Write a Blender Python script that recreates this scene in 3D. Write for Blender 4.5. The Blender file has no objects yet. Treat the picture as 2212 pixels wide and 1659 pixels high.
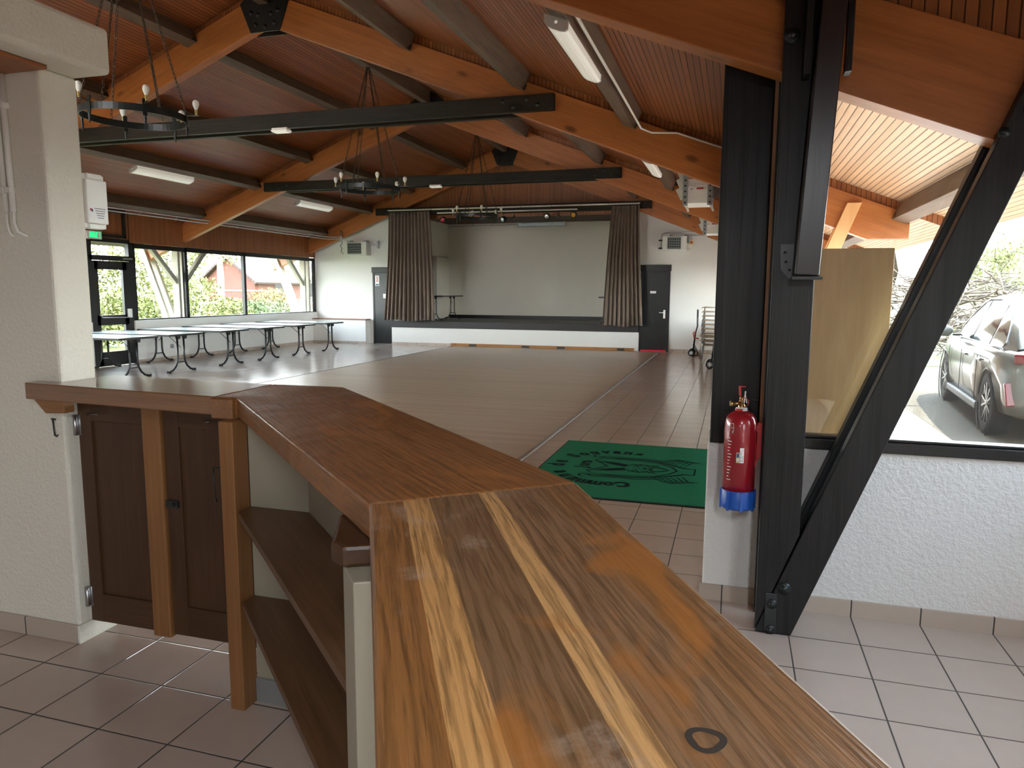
import bpy, bmesh, math, random
from mathutils import Vector, Matrix
random.seed(7)
SC = bpy.context.scene
COL = SC.collection
PI = math.pi

# ------------------------------------------------------------------ camera, world, sun, exposure
CAM = bpy.data.cameras.new('camera')
CAM.sensor_fit = 'HORIZONTAL'; CAM.sensor_width = 36.0
CAM.lens = 1569.3 / 2212 * 36.0
CAM.clip_start = 0.02; CAM.clip_end = 500
cam = bpy.data.objects.new('camera', CAM); COL.objects.link(cam)
_r = Vector((0.956598, 0.291363, 0.005287)); _u = Vector((-0.041942, 0.119703, 0.991923)); _f = Vector((-0.288377, 0.949094, -0.126728))
cam.matrix_world = Matrix(((_r.x, _u.x, -_f.x, 0), (_r.y, _u.y, -_f.y, 0), (_r.z, _u.z, -_f.z, 1.5673), (0, 0, 0, 1)))
SC.camera = cam

SKY = 7.0
W = bpy.data.worlds.new('sky'); SC.world = W; W.use_nodes = True
_nt = W.node_tree; _nt.nodes.clear()
_o = _nt.nodes.new('ShaderNodeOutputWorld'); _b = _nt.nodes.new('ShaderNodeBackground')
_t = _nt.nodes.new('ShaderNodeTexCoord'); _s = _nt.nodes.new('ShaderNodeSeparateXYZ'); _rp = _nt.nodes.new('ShaderNodeValToRGB')
_nt.links.new(_t.outputs['Generated'], _s.inputs[0]); _nt.links.new(_s.outputs['Z'], _rp.inputs[0])
_rp.color_ramp.elements[0].position = 0.0; _rp.color_ramp.elements[0].color = (1.0, 0.99, 0.97, 1)
_rp.color_ramp.elements[1].position = 0.6; _rp.color_ramp.elements[1].color = (0.62, 0.78, 1.0, 1)
_nt.links.new(_rp.outputs[0], _b.inputs[0]); _b.inputs[1].default_value = SKY
_nt.links.new(_b.outputs[0], _o.inputs[0])

_sl = bpy.data.lights.new('sun', 'SUN'); _sl.energy = 7.0; _sl.angle = 0.009; _sl.color = (1.0, 0.93, 0.82)
sun = bpy.data.objects.new('sun', _sl); COL.objects.link(sun)
sun.rotation_euler = Vector((-0.50, -0.38, -1.0)).to_track_quat('-Z', 'Y').to_euler()

SC.view_settings.view_transform = 'Standard'
SC.view_settings.look = 'None'
SC.view_settings.gamma = 1.0
SC.view_settings.use_curve_mapping = False
SC.view_settings.exposure = 1.95
try:
    SC.cycles.use_denoising = True
    SC.cycles.use_adaptive_sampling = True; SC.cycles.adaptive_threshold = 0.03
    SC.cycles.max_bounces = 10; SC.cycles.diffuse_bounces = 7; SC.cycles.glossy_bounces = 3
    SC.cycles.transmission_bounces = 4; SC.cycles.transparent_max_bounces = 12
    SC.cycles.sample_clamp_indirect = 6.0
    SC.cycles.caustics_reflective = False; SC.cycles.caustics_refractive = False
except Exception:
    pass

def portal(name, loc, direction, sx, sy):
    l = bpy.data.lights.new(name, 'AREA'); l.shape = 'RECTANGLE'; l.size = sx; l.size_y = sy
    try: l.cycles.is_portal = True
    except Exception: return
    o = bpy.data.objects.new(name, l); COL.objects.link(o)
    o.location = loc; o.rotation_euler = Vector(direction).to_track_quat('-Z', 'Y').to_euler()
portal('window_light', (-12.3, 15.2, 1.7), (1, 0, 0), 1.7, 9.0)
portal('window_light', (0.2, 11.5, 1.7), (-1, 0, 0), 1.7, 15.5)
portal('window_light', (1.05, 3.9, 1.7), (0, -1, 0), 1.9, 1.7)
portal('window_light', (-.9, -4.15, 1.69), (0, 1, 0), 1.4, .18)
portal('window_light', (2.3, 2.82, 1.75), (-1, 0, 0), .75, 1.2)
portal('window_light', (2.3, -2.35, 1.1), (-1, 0, 0), 2.1, 2.2)

# ------------------------------------------------------------------ material helpers
def new_mat(name):
    m = bpy.data.materials.new(name); m.use_nodes = True
    nt = m.node_tree; nt.nodes.clear()
    out = nt.nodes.new('ShaderNodeOutputMaterial'); p = nt.nodes.new('ShaderNodeBsdfPrincipled')
    nt.links.new(p.outputs[0], out.inputs[0])
    return m, nt, p, out
def setp(p, **k):
    for a, v in k.items():
        n = {'color': 'Base Color', 'rough': 'Roughness', 'metal': 'Metallic', 'spec': 'Specular IOR Level', 'coat': 'Coat Weight', 'coatr': 'Coat Roughness', 'sheen': 'Sheen Weight', 'trans': 'Transmission Weight', 'em': 'Emission Color', 'ems': 'Emission Strength'}[a]
        if n in p.inputs:
            p.inputs[n].default_value = (*v, 1) if isinstance(v, tuple) and len(v) == 3 else v
def node(nt, t, **k):
    n = nt.nodes.new(t)
    for a, v in k.items(): setattr(n, a, v)
    return n
def mth(nt, op, a, b=None, c=None):
    n = node(nt, 'ShaderNodeMath', operation=op)
    for i, v in enumerate((a, b, c)):
        if v is None: continue
        if isinstance(v, (int, float)): n.inputs[i].default_value = v
        else: nt.links.new(v, n.inputs[i])
    return n.outputs[0]
def ramp(nt, fac, stops, interp='LINEAR'):
    n = node(nt, 'ShaderNodeValToRGB'); cr = n.color_ramp; cr.interpolation = interp
    while len(cr.elements) < len(stops): cr.elements.new(0.5)
    for e, (p, c) in zip(cr.elements, stops): e.position = p; e.color = (*c, 1)
    nt.links.new(fac, n.inputs[0]); return n.outputs[0]
def mix(nt, fac, a, b, mode='MIX'):
    n = node(nt, 'ShaderNodeMix', data_type='RGBA', blend_type=mode)
    for i, v in ((0, fac), (6, a), (7, b)):
        if isinstance(v, (int, float)): n.inputs[i].default_value = v
        elif isinstance(v, tuple): n.inputs[i].default_value = (*v, 1)
        else: nt.links.new(v, n.inputs[i])
    return n.outputs[2]
def noise(nt, vec, scale, detail=4.0, rough=0.6, dist=0.0):
    n = node(nt, 'ShaderNodeTexNoise'); n.inputs['Scale'].default_value = scale; n.inputs['Detail'].default_value = detail
    n.inputs['Roughness'].default_value = rough; n.inputs['Distortion'].default_value = dist
    nt.links.new(vec, n.inputs['Vector']); return n.outputs['Fac']
def vmul(nt, vec, s):
    n = node(nt, 'ShaderNodeVectorMath', operation='MULTIPLY'); nt.links.new(vec, n.inputs[0]); n.inputs[1].default_value = s; return n.outputs[0]
def gattr(nt):
    n = node(nt, 'ShaderNodeAttribute', attribute_name='g'); return n.outputs['Vector']
def gpos(nt):
    n = node(nt, 'ShaderNodeNewGeometry'); return n.outputs['Position']
def bump(nt, p, h, strength=0.2, dist=0.01):
    n = node(nt, 'ShaderNodeBump'); n.inputs['Strength'].default_value = strength; n.inputs['Distance'].default_value = dist
    nt.links.new(h, n.inputs['Height']); nt.links.new(n.outputs[0], p.inputs['Normal'])

def plain(name, color, rough=0.5, metal=0.0, **k):
    m, nt, p, o = new_mat(name); setp(p, color=color, rough=rough, metal=metal, **k); return m
def speckle(name, color, rough=0.5, var=0.25, scale=30, bmp=0.0, **k):
    m, nt, p, o = new_mat(name); g = gpos(nt); n = noise(nt, g, scale, 5)
    c = ramp(nt, n, [(0.25, tuple(x * (1 - var) for x in color)), (0.75, tuple(min(1, x * (1 + var)) for x in color))])
    nt.links.new(c, p.inputs['Base Color']); setp(p, rough=rough, **k)
    if bmp: bump(nt, p, n, bmp, 0.004)
    return m
def wood(name, light, dark, rough=0.5, fine=60.0, knots=0.0, bmp=0.15, lam=0.0, worn=None, stretch=0.05, **k):
    """timber: grain runs along the first axis of the mesh attribute g"""
    m, nt, p, o = new_mat(name); g = gattr(nt)
    a = noise(nt, vmul(nt, g, (stretch, 1, 1)), fine, 5, 0.65, 0.6)
    b = noise(nt, vmul(nt, g, (0.25, 1, 1)), 5.0, 3, 0.5, 0.8)
    f = mth(nt, 'ADD', mth(nt, 'MULTIPLY', a, 0.6), mth(nt, 'MULTIPLY', b, 0.4))
    c = ramp(nt, f, [(0.33, dark), (0.66, light)])
    if lam:                                   # glued lamellae
        s = node(nt, 'ShaderNodeSeparateXYZ'); nt.links.new(g, s.inputs[0])
        q = mth(nt, 'FLOOR', mth(nt, 'DIVIDE', s.outputs[2], lam))
        q2 = mth(nt, 'FLOOR', mth(nt, 'ADD', mth(nt, 'DIVIDE', s.outputs[0], 1.7), mth(nt, 'MULTIPLY', q, 0.37)))
        cb = node(nt, 'ShaderNodeCombineXYZ'); nt.links.new(q, cb.inputs[0]); nt.links.new(q2, cb.inputs[1])
        wn = node(nt, 'ShaderNodeTexWhiteNoise'); nt.links.new(cb.outputs[0], wn.inputs[0])
        c = mix(nt, mth(nt, 'MULTIPLY', wn.outputs[0], 0.30), c, tuple(x * 0.62 for x in dark))
    if knots:
        v = node(nt, 'ShaderNodeTexVoronoi'); v.inputs['Scale'].default_value = knots
        nt.links.new(vmul(nt, g, (0.45, 1, 1)), v.inputs['Vector'])
        kf = ramp(nt, v.outputs['Distance'], [(0.06, (0.85, 0.85, 0.85)), (0.15, (0, 0, 0))])
        c = mix(nt, kf, c, tuple(x * 0.35 for x in dark))
    if worn:
        w = noise(nt, vmul(nt, g, (0.5, 1, 1)), 4.0, 6, 0.7, 1.0)
        c = mix(nt, ramp(nt, w, [(0.52, (0, 0, 0)), (0.72, (0.8, 0.8, 0.8))]), c, worn)
    nt.links.new(c, p.inputs['Base Color']); setp(p, rough=rough, **k)
    if bmp: bump(nt, p, a, bmp, 0.004)
    return m
def boards(name, light, dark, pitch, groove, rough=0.45, axis=1, gcol=None, **k):
    """tongue-and-groove lining: boards run along g.x, grooves repeat along g.y"""
    m, nt, p, o = new_mat(name); g = gattr(nt)
    s = node(nt, 'ShaderNodeSeparateXYZ'); nt.links.new(g, s.inputs[0])
    t = mth(nt, 'DIVIDE', s.outputs[1], pitch); fl = mth(nt, 'FLOOR', t); fr = mth(nt, 'SUBTRACT', t, fl)
    edge = mth(nt, 'MINIMUM', fr, mth(nt, 'SUBTRACT', 1.0, fr))
    gr = mth(nt, 'LESS_THAN', edge, groove / pitch / 2)
    wn = node(nt, 'ShaderNodeTexWhiteNoise', noise_dimensions='1D'); nt.links.new(fl, wn.inputs['W'])
    a = noise(nt, vmul(nt, g, (0.06, 1, 1)), 45, 4, 0.6, 0.4)
    f = mth(nt, 'ADD', mth(nt, 'MULTIPLY', a, 0.65), mth(nt, 'MULTIPLY', wn.outputs[0], 0.35))
    c = ramp(nt, f, [(0.25, dark), (0.75, light)])
    c = mix(nt, gr, c, gcol or tuple(x * 0.12 for x in dark))
    nt.links.new(c, p.inputs['Base Color']); setp(p, rough=rough, **k)
    bump(nt, p, ramp(nt, edge, [(0.0, (0, 0, 0)), (groove / pitch, (1, 1, 1))]), 0.5, 0.006)
    return m
def plaster(name, color, scale=55, strength=0.35, rough=0.85, var=0.06):
    m, nt, p, o = new_mat(name); g = gpos(nt); n = noise(nt, g, scale, 5, 0.6); n2 = noise(nt, g, 1.3, 3)
    c = mix(nt, n2, tuple(x * (1 - var) for x in color), color)
    nt.links.new(c, p.inputs['Base Color']); setp(p, rough=rough); bump(nt, p, n, strength, 0.012)
    return m
def tiles(name, color, pitch=0.303, ox=-0.001, oy=0.077, grout=0.006, gcol=(0.06, 0.05, 0.045), rough=0.17, axes=(0, 1)):
    m, nt, p, o = new_mat(name); g = gpos(nt)
    s = node(nt, 'ShaderNodeSeparateXYZ'); nt.links.new(g, s.inputs[0])
    e = []; fl = []
    for ax, of in zip(axes, (ox, oy)):
        t = mth(nt, 'DIVIDE', mth(nt, 'SUBTRACT', s.outputs[ax], of), pitch); f = mth(nt, 'FLOOR', t); fr = mth(nt, 'SUBTRACT', t, f)
        e.append(mth(nt, 'MINIMUM', fr, mth(nt, 'SUBTRACT', 1.0, fr))); fl.append(f)
    ed = mth(nt, 'MINIMUM', e[0], e[1]); gr = mth(nt, 'LESS_THAN', ed, grout / pitch / 2)
    cb = node(nt, 'ShaderNodeCombineXYZ'); nt.links.new(fl[0], cb.inputs[0]); nt.links.new(fl[1], cb.inputs[1])
    wn = node(nt, 'ShaderNodeTexWhiteNoise'); nt.links.new(cb.outputs[0], wn.inputs[0])
    n = noise(nt, g, 7, 5, 0.6); f = mth(nt, 'ADD', mth(nt, 'MULTIPLY', n, 0.6), mth(nt, 'MULTIPLY', wn.outputs[0], 0.4))
    c = ramp(nt, f, [(0.2, tuple(x * 0.93 for x in color)), (0.8, tuple(min(1, x * 1.05) for x in color))])
    nt.links.new(mix(nt, gr, c, gcol), p.inputs['Base Color'])
    sm = noise(nt, g, 3.0, 5, 0.65)
    r = mix(nt, gr, ramp(nt, sm, [(0.3, (rough * 0.85,) * 3), (0.75, (rough * 1.2,) * 3)]), (0.8, 0.8, 0.8))
    nt.links.new(r, p.inputs['Roughness'])
    bump(nt, p, ramp(nt, ed, [(0.0, (0, 0, 0)), (0.02, (1, 1, 1))]), 0.35, 0.004)
    return m
def glass_mat(name, tint=(0.93, 0.96, 0.95), refl=1.0):
    m = bpy.data.materials.new(name); m.use_nodes = True; nt = m.node_tree; nt.nodes.clear()
    out = nt.nodes.new('ShaderNodeOutputMaterial'); t = nt.nodes.new('ShaderNodeBsdfTransparent'); gl = nt.nodes.new('ShaderNodeBsdfGlossy')
    t.inputs[0].default_value = (*tint, 1); gl.inputs['Roughness'].default_value = 0.01
    fr = nt.nodes.new('ShaderNodeFresnel'); ge = nt.nodes.new('ShaderNodeNewGeometry')
    nt.links.new(mth(nt, 'ADD', 1.5, mth(nt, 'MULTIPLY', ge.outputs['Backfacing'], 1 / 1.5 - 1.5)), fr.inputs[0])
    mx = nt.nodes.new('ShaderNodeMixShader'); nt.links.new(mth(nt, 'MULTIPLY', fr.outputs[0], refl), mx.inputs[0])
    nt.links.new(t.outputs[0], mx.inputs[1]); nt.links.new(gl.outputs[0], mx.inputs[2]); nt.links.new(mx.outputs[0], out.inputs[0])
    return m
def leaf_mat(name, c1, c2, scale=3.0):
    m, nt, p, o = new_mat(name); g = gpos(nt); n = noise(nt, g, scale, 4)
    nt.links.new(ramp(nt, n, [(0.3, c1), (0.7, c2)]), p.inputs['Base Color']); setp(p, rough=0.6, spec=0.2)
    return m

M = {}
M['tile'] = tiles('floor_tile', (0.52, 0.425, 0.36))
M['tile_bx'] = tiles('baseboard_tile', (0.50, 0.42, 0.35), ox=-0.001, oy=-0.001, axes=(0, 0), rough=0.3)
M['tile_by'] = tiles('baseboard_tile_return', (0.50, 0.42, 0.35), ox=0.077, oy=0.077, axes=(1, 1), rough=0.3)
M['parquet'] = boards('dance_floor_wood', (0.47, 0.345, 0.235), (0.34, 0.245, 0.165), 0.09, 0.0025, rough=0.32)
M['ceil'] = boards('ceiling_boards', (0.36, 0.118, 0.040), (0.23, 0.07, 0.023), 0.054, 0.007, rough=0.38)
M['soffit'] = boards('ceiling_boards_bounce_lit', (0.66, 0.46, 0.29), (0.50, 0.33, 0.19), 0.054, 0.007, rough=0.45, gcol=(0.12, 0.07, 0.04))  # lighter copy of the ceiling boards, bounced gravel light put into the colour
M['clad'] = boards('wall_boards', (0.40, 0.14, 0.042), (0.26, 0.085, 0.025), 0.05, 0.005, rough=0.4)
M['glulam'] = wood('glulam_timber', (0.56, 0.20, 0.053), (0.37, 0.12, 0.029), rough=0.38, fine=40, knots=3.2, lam=0.045, bmp=0.06)
M['purlin'] = wood('purlin_timber', (0.175, 0.118, 0.078), (0.085, 0.056, 0.038), rough=0.6, fine=35, bmp=0.12)
M['black'] = wood('black_painted_timber', (0.021, 0.020, 0.0205), (0.0075, 0.0075, 0.0078), rough=0.4, spec=0.28, fine=26, bmp=0.55, stretch=0.03, knots=1.1)
M['blacktie'] = wood('dark_stained_tie', (0.034, 0.026, 0.018), (0.012, 0.0095, 0.007), rough=0.55, spec=0.25, fine=30, bmp=0.2, knots=2.4)
M['brownbrace'] = wood('brown_black_brace', (0.024, 0.017, 0.016), (0.014, 0.010, 0.0095), rough=0.3, fine=40, bmp=0.12)
M['greybeam'] = wood('weathered_beam', (0.62, 0.56, 0.46), (0.42, 0.37, 0.30), rough=0.7, fine=40)
M['rawwood'] = wood('raw_wood', (0.62, 0.38, 0.25), (0.45, 0.25, 0.15), rough=0.7)
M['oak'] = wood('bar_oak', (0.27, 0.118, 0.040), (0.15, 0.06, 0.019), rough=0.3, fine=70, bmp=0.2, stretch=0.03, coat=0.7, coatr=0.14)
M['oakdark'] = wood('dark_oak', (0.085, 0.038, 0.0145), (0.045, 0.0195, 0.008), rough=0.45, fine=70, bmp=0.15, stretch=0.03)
M['oakpost'] = wood('oak_post', (0.31, 0.145, 0.05), (0.20, 0.085, 0.028), rough=0.42, fine=60, stretch=0.03)
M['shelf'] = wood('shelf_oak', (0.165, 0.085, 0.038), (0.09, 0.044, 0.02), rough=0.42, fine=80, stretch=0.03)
M['ply'] = wood('plywood_board', (0.92, 0.56, 0.27), (0.76, 0.43, 0.19), rough=0.4, fine=22, stretch=0.12)
M['ledge'] = wood('ledge_wood', (0.28, 0.10, 0.045), (0.2, 0.07, 0.03), rough=0.5)
M['skirt'] = wood('orange_skirting', (0.42, 0.20, 0.06), (0.28, 0.12, 0.035), rough=0.4, knots=3)
M['white'] = plaster('white_plaster', (0.80, 0.80, 0.77), 40, 0.25)
M['cream'] = plaster('cream_plaster', (0.80, 0.775, 0.68), 60, 0.6)
M['grain'] = plaster('white_grained_plaster', (0.82, 0.82, 0.80), 45, 0.8)
M['pillar'] = plaster('pillar_plaster', (0.66, 0.65, 0.62), 50, 0.5)
M['creampanel'] = plaster('cream_panel', (0.36, 0.33, 0.25), 30, 0.08, rough=0.5)
M['stagewall'] = plaster('stage_plaster', (0.80, 0.77, 0.68), 30, 0.2)
M['stagedark'] = plain('stage_black', (0.012, 0.011, 0.012), 0.45)
M['stageceil'] = plain('stage_ceiling', (0.10, 0.055, 0.035), 0.7)
M['frame'] = plain('black_frame', (0.010, 0.010, 0.011), 0.35)
M['doorblack'] = speckle('black_door', (0.012, 0.014, 0.015), 0.28, 0.3, 4)
M['glass'] = glass_mat('window_glass', refl=1.0)
M['steel'] = plain('steel', (0.55, 0.55, 0.56), 0.3, 1.0)
M['galv'] = plain('galvanised_pipe', (0.50, 0.51, 0.52), 0.38, 0.9)
M['iron'] = speckle('black_iron', (0.012, 0.016, 0.016), 0.38, 0.4, 25)
M['chain'] = plain('chain_iron', (0.10, 0.075, 0.055), 0.5, 0.7)
M['bulb'] = plain('bulb_white', (0.86, 0.86, 0.82), 0.25)
M['brass'] = plain('brass_socket', (0.45, 0.32, 0.13), 0.3, 1.0)
M['lampwhite'] = plain('lamp_diffuser', (0.86, 0.85, 0.79), 0.28, em=(1.0, 0.95, 0.82), ems=0.07)  # faint glow added to lift the diffusers; strip lamps in view are off
M['lampgrey'] = plain('lamp_end_cap', (0.62, 0.60, 0.58), 0.4)
M['plastic'] = plain('white_plastic', (0.82, 0.82, 0.78), 0.35)
M['cable'] = plain('white_cable', (0.80, 0.78, 0.72), 0.5)
M['tabletop'] = plain('table_laminate', (0.52, 0.56, 0.52), 0.34)
M['tableedge'] = plain('table_edge', (0.020, 0.022, 0.022), 0.4)
M['tubeblack'] = plain('black_tube', (0.010, 0.011, 0.012), 0.35)
M['red'] = plain('extinguisher_red', (0.30, 0.010, 0.018), 0.22, coat=0.6, coatr=0.08)
M['blue'] = plain('extinguisher_blue', (0.010, 0.085, 0.42), 0.4)
M['redplain'] = plain('red_plastic', (0.5, 0.02, 0.02), 0.4)
M['yellow'] = plain('yellow_plate', (0.80, 0.66, 0.30), 0.5)
M['paper'] = plain('label_paper', (0.82, 0.83, 0.83), 0.5)
M['ink'] = plain('label_ink', (0.03, 0.03, 0.035), 0.6)
M['burn'] = plain('scorched_wood', (0.045, 0.035, 0.028), 0.6)
M['gold'] = plain('label_gold', (0.62, 0.50, 0.28), 0.5)
M['bluedot'] = plain('label_blue', (0.02, 0.07, 0.20), 0.5)
M['redink'] = plain('label_red', (0.55, 0.03, 0.03), 0.6)
M['green'] = plain('exit_green', (0.01, 0.30, 0.10), 0.4, em=(0.02, 0.55, 0.18), ems=0.45)
M['matgreen'] = speckle('mat_pile', (0.022, 0.215, 0.115), 0.95, 0.35, 160, 0.5, spec=0.1)
M['matink'] = speckle('mat_print', (0.006, 0.022, 0.022), 0.95, 0.4, 160, 0.3, spec=0.1)
M['matedge'] = plain('mat_rubber', (0.012, 0.016, 0.016), 0.8)
M['curtain'] = speckle('curtain_velvet', (0.145, 0.104, 0.074), 0.75, 0.2, 3, 0.0, sheen=0.3)
M['seat'] = wood('beech_seat', (0.50, 0.36, 0.21), (0.38, 0.26, 0.14), rough=0.4)
M['chrome'] = plain('chrome_tube', (0.42, 0.43, 0.44), 0.25, 1.0)
M['darkmetal'] = plain('dark_metal', (0.05, 0.05, 0.05), 0.4, 0.6)
M['heater'] = plain('heater_white', (0.80, 0.81, 0.76), 0.35)
M['heatergrey'] = plain('heater_grille', (0.045, 0.055, 0.055), 0.5)
M['slat'] = plain('heater_slat', (0.36, 0.40, 0.40), 0.4, 0.5)
M['amber'] = plain('amber_lens', (0.85, 0.36, 0.02), 0.2)
M['redlens'] = plain('red_lens', (0.55, 0.01, 0.04), 0.2)
M['clearlens'] = plain('clear_lens', (0.7, 0.7, 0.68), 0.15, 0.6)
M['redtape'] = plain('red_tape', (0.75, 0.03, 0.04), 0.4)
M['silver'] = plain('aluminium_strip', (0.62, 0.62, 0.61), 0.35, 0.9)
M['gravel'] = speckle('gravel_ground', (0.072, 0.061, 0.047), 0.95, 0.45, 38, 0.6, spec=0.05)
M['lawn'] = leaf_mat('lawn_grass', (0.055, 0.07, 0.015), (0.085, 0.097, 0.026), 2.0)
M['leafy'] = leaf_mat('spring_leaves', (0.105, 0.115, 0.026), (0.18, 0.18, 0.06), 3.0)
M['leafg'] = leaf_mat('hedge_leaves', (0.05, 0.068, 0.02), (0.09, 0.11, 0.04), 2.5)
M['leafo'] = leaf_mat('orange_leaves', (0.13, 0.08, 0.025), (0.14, 0.115, 0.035), 2.0)
M['twig'] = leaf_mat('dry_twigs', (0.035, 0.023, 0.013), (0.10, 0.072, 0.045), 5.0)
M['bark'] = speckle('tree_bark', (0.16, 0.13, 0.10), 0.9, 0.4, 12, 0.3)
M['redwall'] = speckle('house_red_render', (0.12, 0.045, 0.03), 0.9, 0.12, 1.5)
M['rooftile'] = boards('roof_tiles', (0.075, 0.045, 0.036), (0.05, 0.03, 0.024), 0.35, 0.05, rough=0.8)
M['woodpost'] = wood('outdoor_wood', (0.35, 0.18, 0.07), (0.22, 0.11, 0.04), rough=0.7)
M['carpaint'] = plain('car_silver', (0.048, 0.046, 0.037), 0.16, 0.0, spec=0.22)
M['carglass'] = plain('car_glass', (0.006, 0.008, 0.009), 0.05, 0.0, spec=0.16)
M['cartrim'] = plain('car_black_trim', (0.005, 0.005, 0.0055), 0.5, spec=0.2)
M['tyre'] = plain('tyre_rubber', (0.010, 0.010, 0.0105), 0.85, spec=0.2)
M['rim'] = plain('alloy_rim', (0.05, 0.049, 0.045), 0.3, 0.3)
M['taillight'] = plain('tail_light_red', (0.06, 0.004, 0.004), 0.2, spec=0.2)
M['chromebar'] = plain('chrome_bar', (0.16, 0.16, 0.16), 0.2, 0.6)

# bar worktop: oak staves side by side with worn pale patches
def bartop(name, stops, wear):
    m, nt, p, o = new_mat(name); g = gattr(nt); s = node(nt, 'ShaderNodeSeparateXYZ'); nt.links.new(g, s.inputs[0])
    # the staves are slightly tapered
    yy = mth(nt, 'ADD', mth(nt, 'DIVIDE', s.outputs[1], 0.425), mth(nt, 'MULTIPLY', mth(nt, 'SUBTRACT', noise(nt, vmul(nt, g, (0.6, 0.0, 0.0)), 2.0, 2), 0.5), 0.03))
    base = ramp(nt, yy, stops, 'CONSTANT')
    fig = noise(nt, vmul(nt, g, (0.10, 1, 1)), 26, 4, 0.6, 2.2)
    wv = node(nt, 'ShaderNodeTexWave', wave_type='BANDS', bands_direction='Y'); wv.inputs['Scale'].default_value = 16; wv.inputs['Distortion'].default_value = 9; wv.inputs['Detail'].default_value = 3; wv.inputs['Detail Scale'].default_value = 1.2
    nt.links.new(vmul(nt, g, (0.16, 1, 1)), wv.inputs['Vector'])
    fine = noise(nt, vmul(nt, g, (0.035, 1, 1)), 170, 4, 0.7, 0.2)
    c = mix(nt, mth(nt, 'MULTIPLY', ramp(nt, wv.outputs['Fac'], [(0.55, (0, 0, 0)), (0.9, (1, 1, 1))]), 0.38), base, (0.06, 0.028, 0.012))
    c = mix(nt, mth(nt, 'MULTIPLY', ramp(nt, fine, [(0.49, (0, 0, 0)), (0.60, (1, 1, 1))]), 0.62), c, (0.05, 0.024, 0.011))
    c = mix(nt, mth(nt, 'MULTIPLY', fig, 0.35), c, mix(nt, 0.5, base, (0.52, 0.28, 0.10)))
    w = noise(nt, g, 3.2, 7, 0.72, 0.8)
    c = mix(nt, ramp(nt, w, [(0.55, (0, 0, 0)), (0.75, (wear,) * 3)]), c, (0.50, 0.40, 0.30))
    w2 = noise(nt, vmul(nt, g, (0.7, 1, 1)), 5.5, 5, 0.6, 0.8)
    c = mix(nt, ramp(nt, w2, [(0.58, (0, 0, 0)), (0.70, (0.7, 0.7, 0.7))]), c, (0.44, 0.17, 0.036))
    nt.links.new(c, p.inputs['Base Color'])
    nt.links.new(ramp(nt, w, [(0.35, (0.30,) * 3), (0.65, (0.52,) * 3)]), p.inputs['Roughness'])
    bump(nt, p, fine, 0.3, 0.004)
    return m
T1, T2_, D1, D2 = (0.63, 0.345, 0.125), (0.66, 0.385, 0.155), (0.215, 0.125, 0.065), (0.26, 0.15, 0.08)
M['barnear'] = bartop('bar_top_worn_staves', [(0.0, (0.29, 0.125, 0.038)), (0.145, T1), (0.26, D1), (0.49, T2_), (0.575, D2), (0.80, (0.26, 0.13, 0.053))], 0.75)
M['barmid'] = bartop('bar_top_middle', [(0.0, (0.30, 0.12, 0.038)), (0.3, (0.33, 0.135, 0.044)), (0.62, (0.315, 0.125, 0.039)), (0.8, (0.28, 0.115, 0.037))], 0.12)

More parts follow.
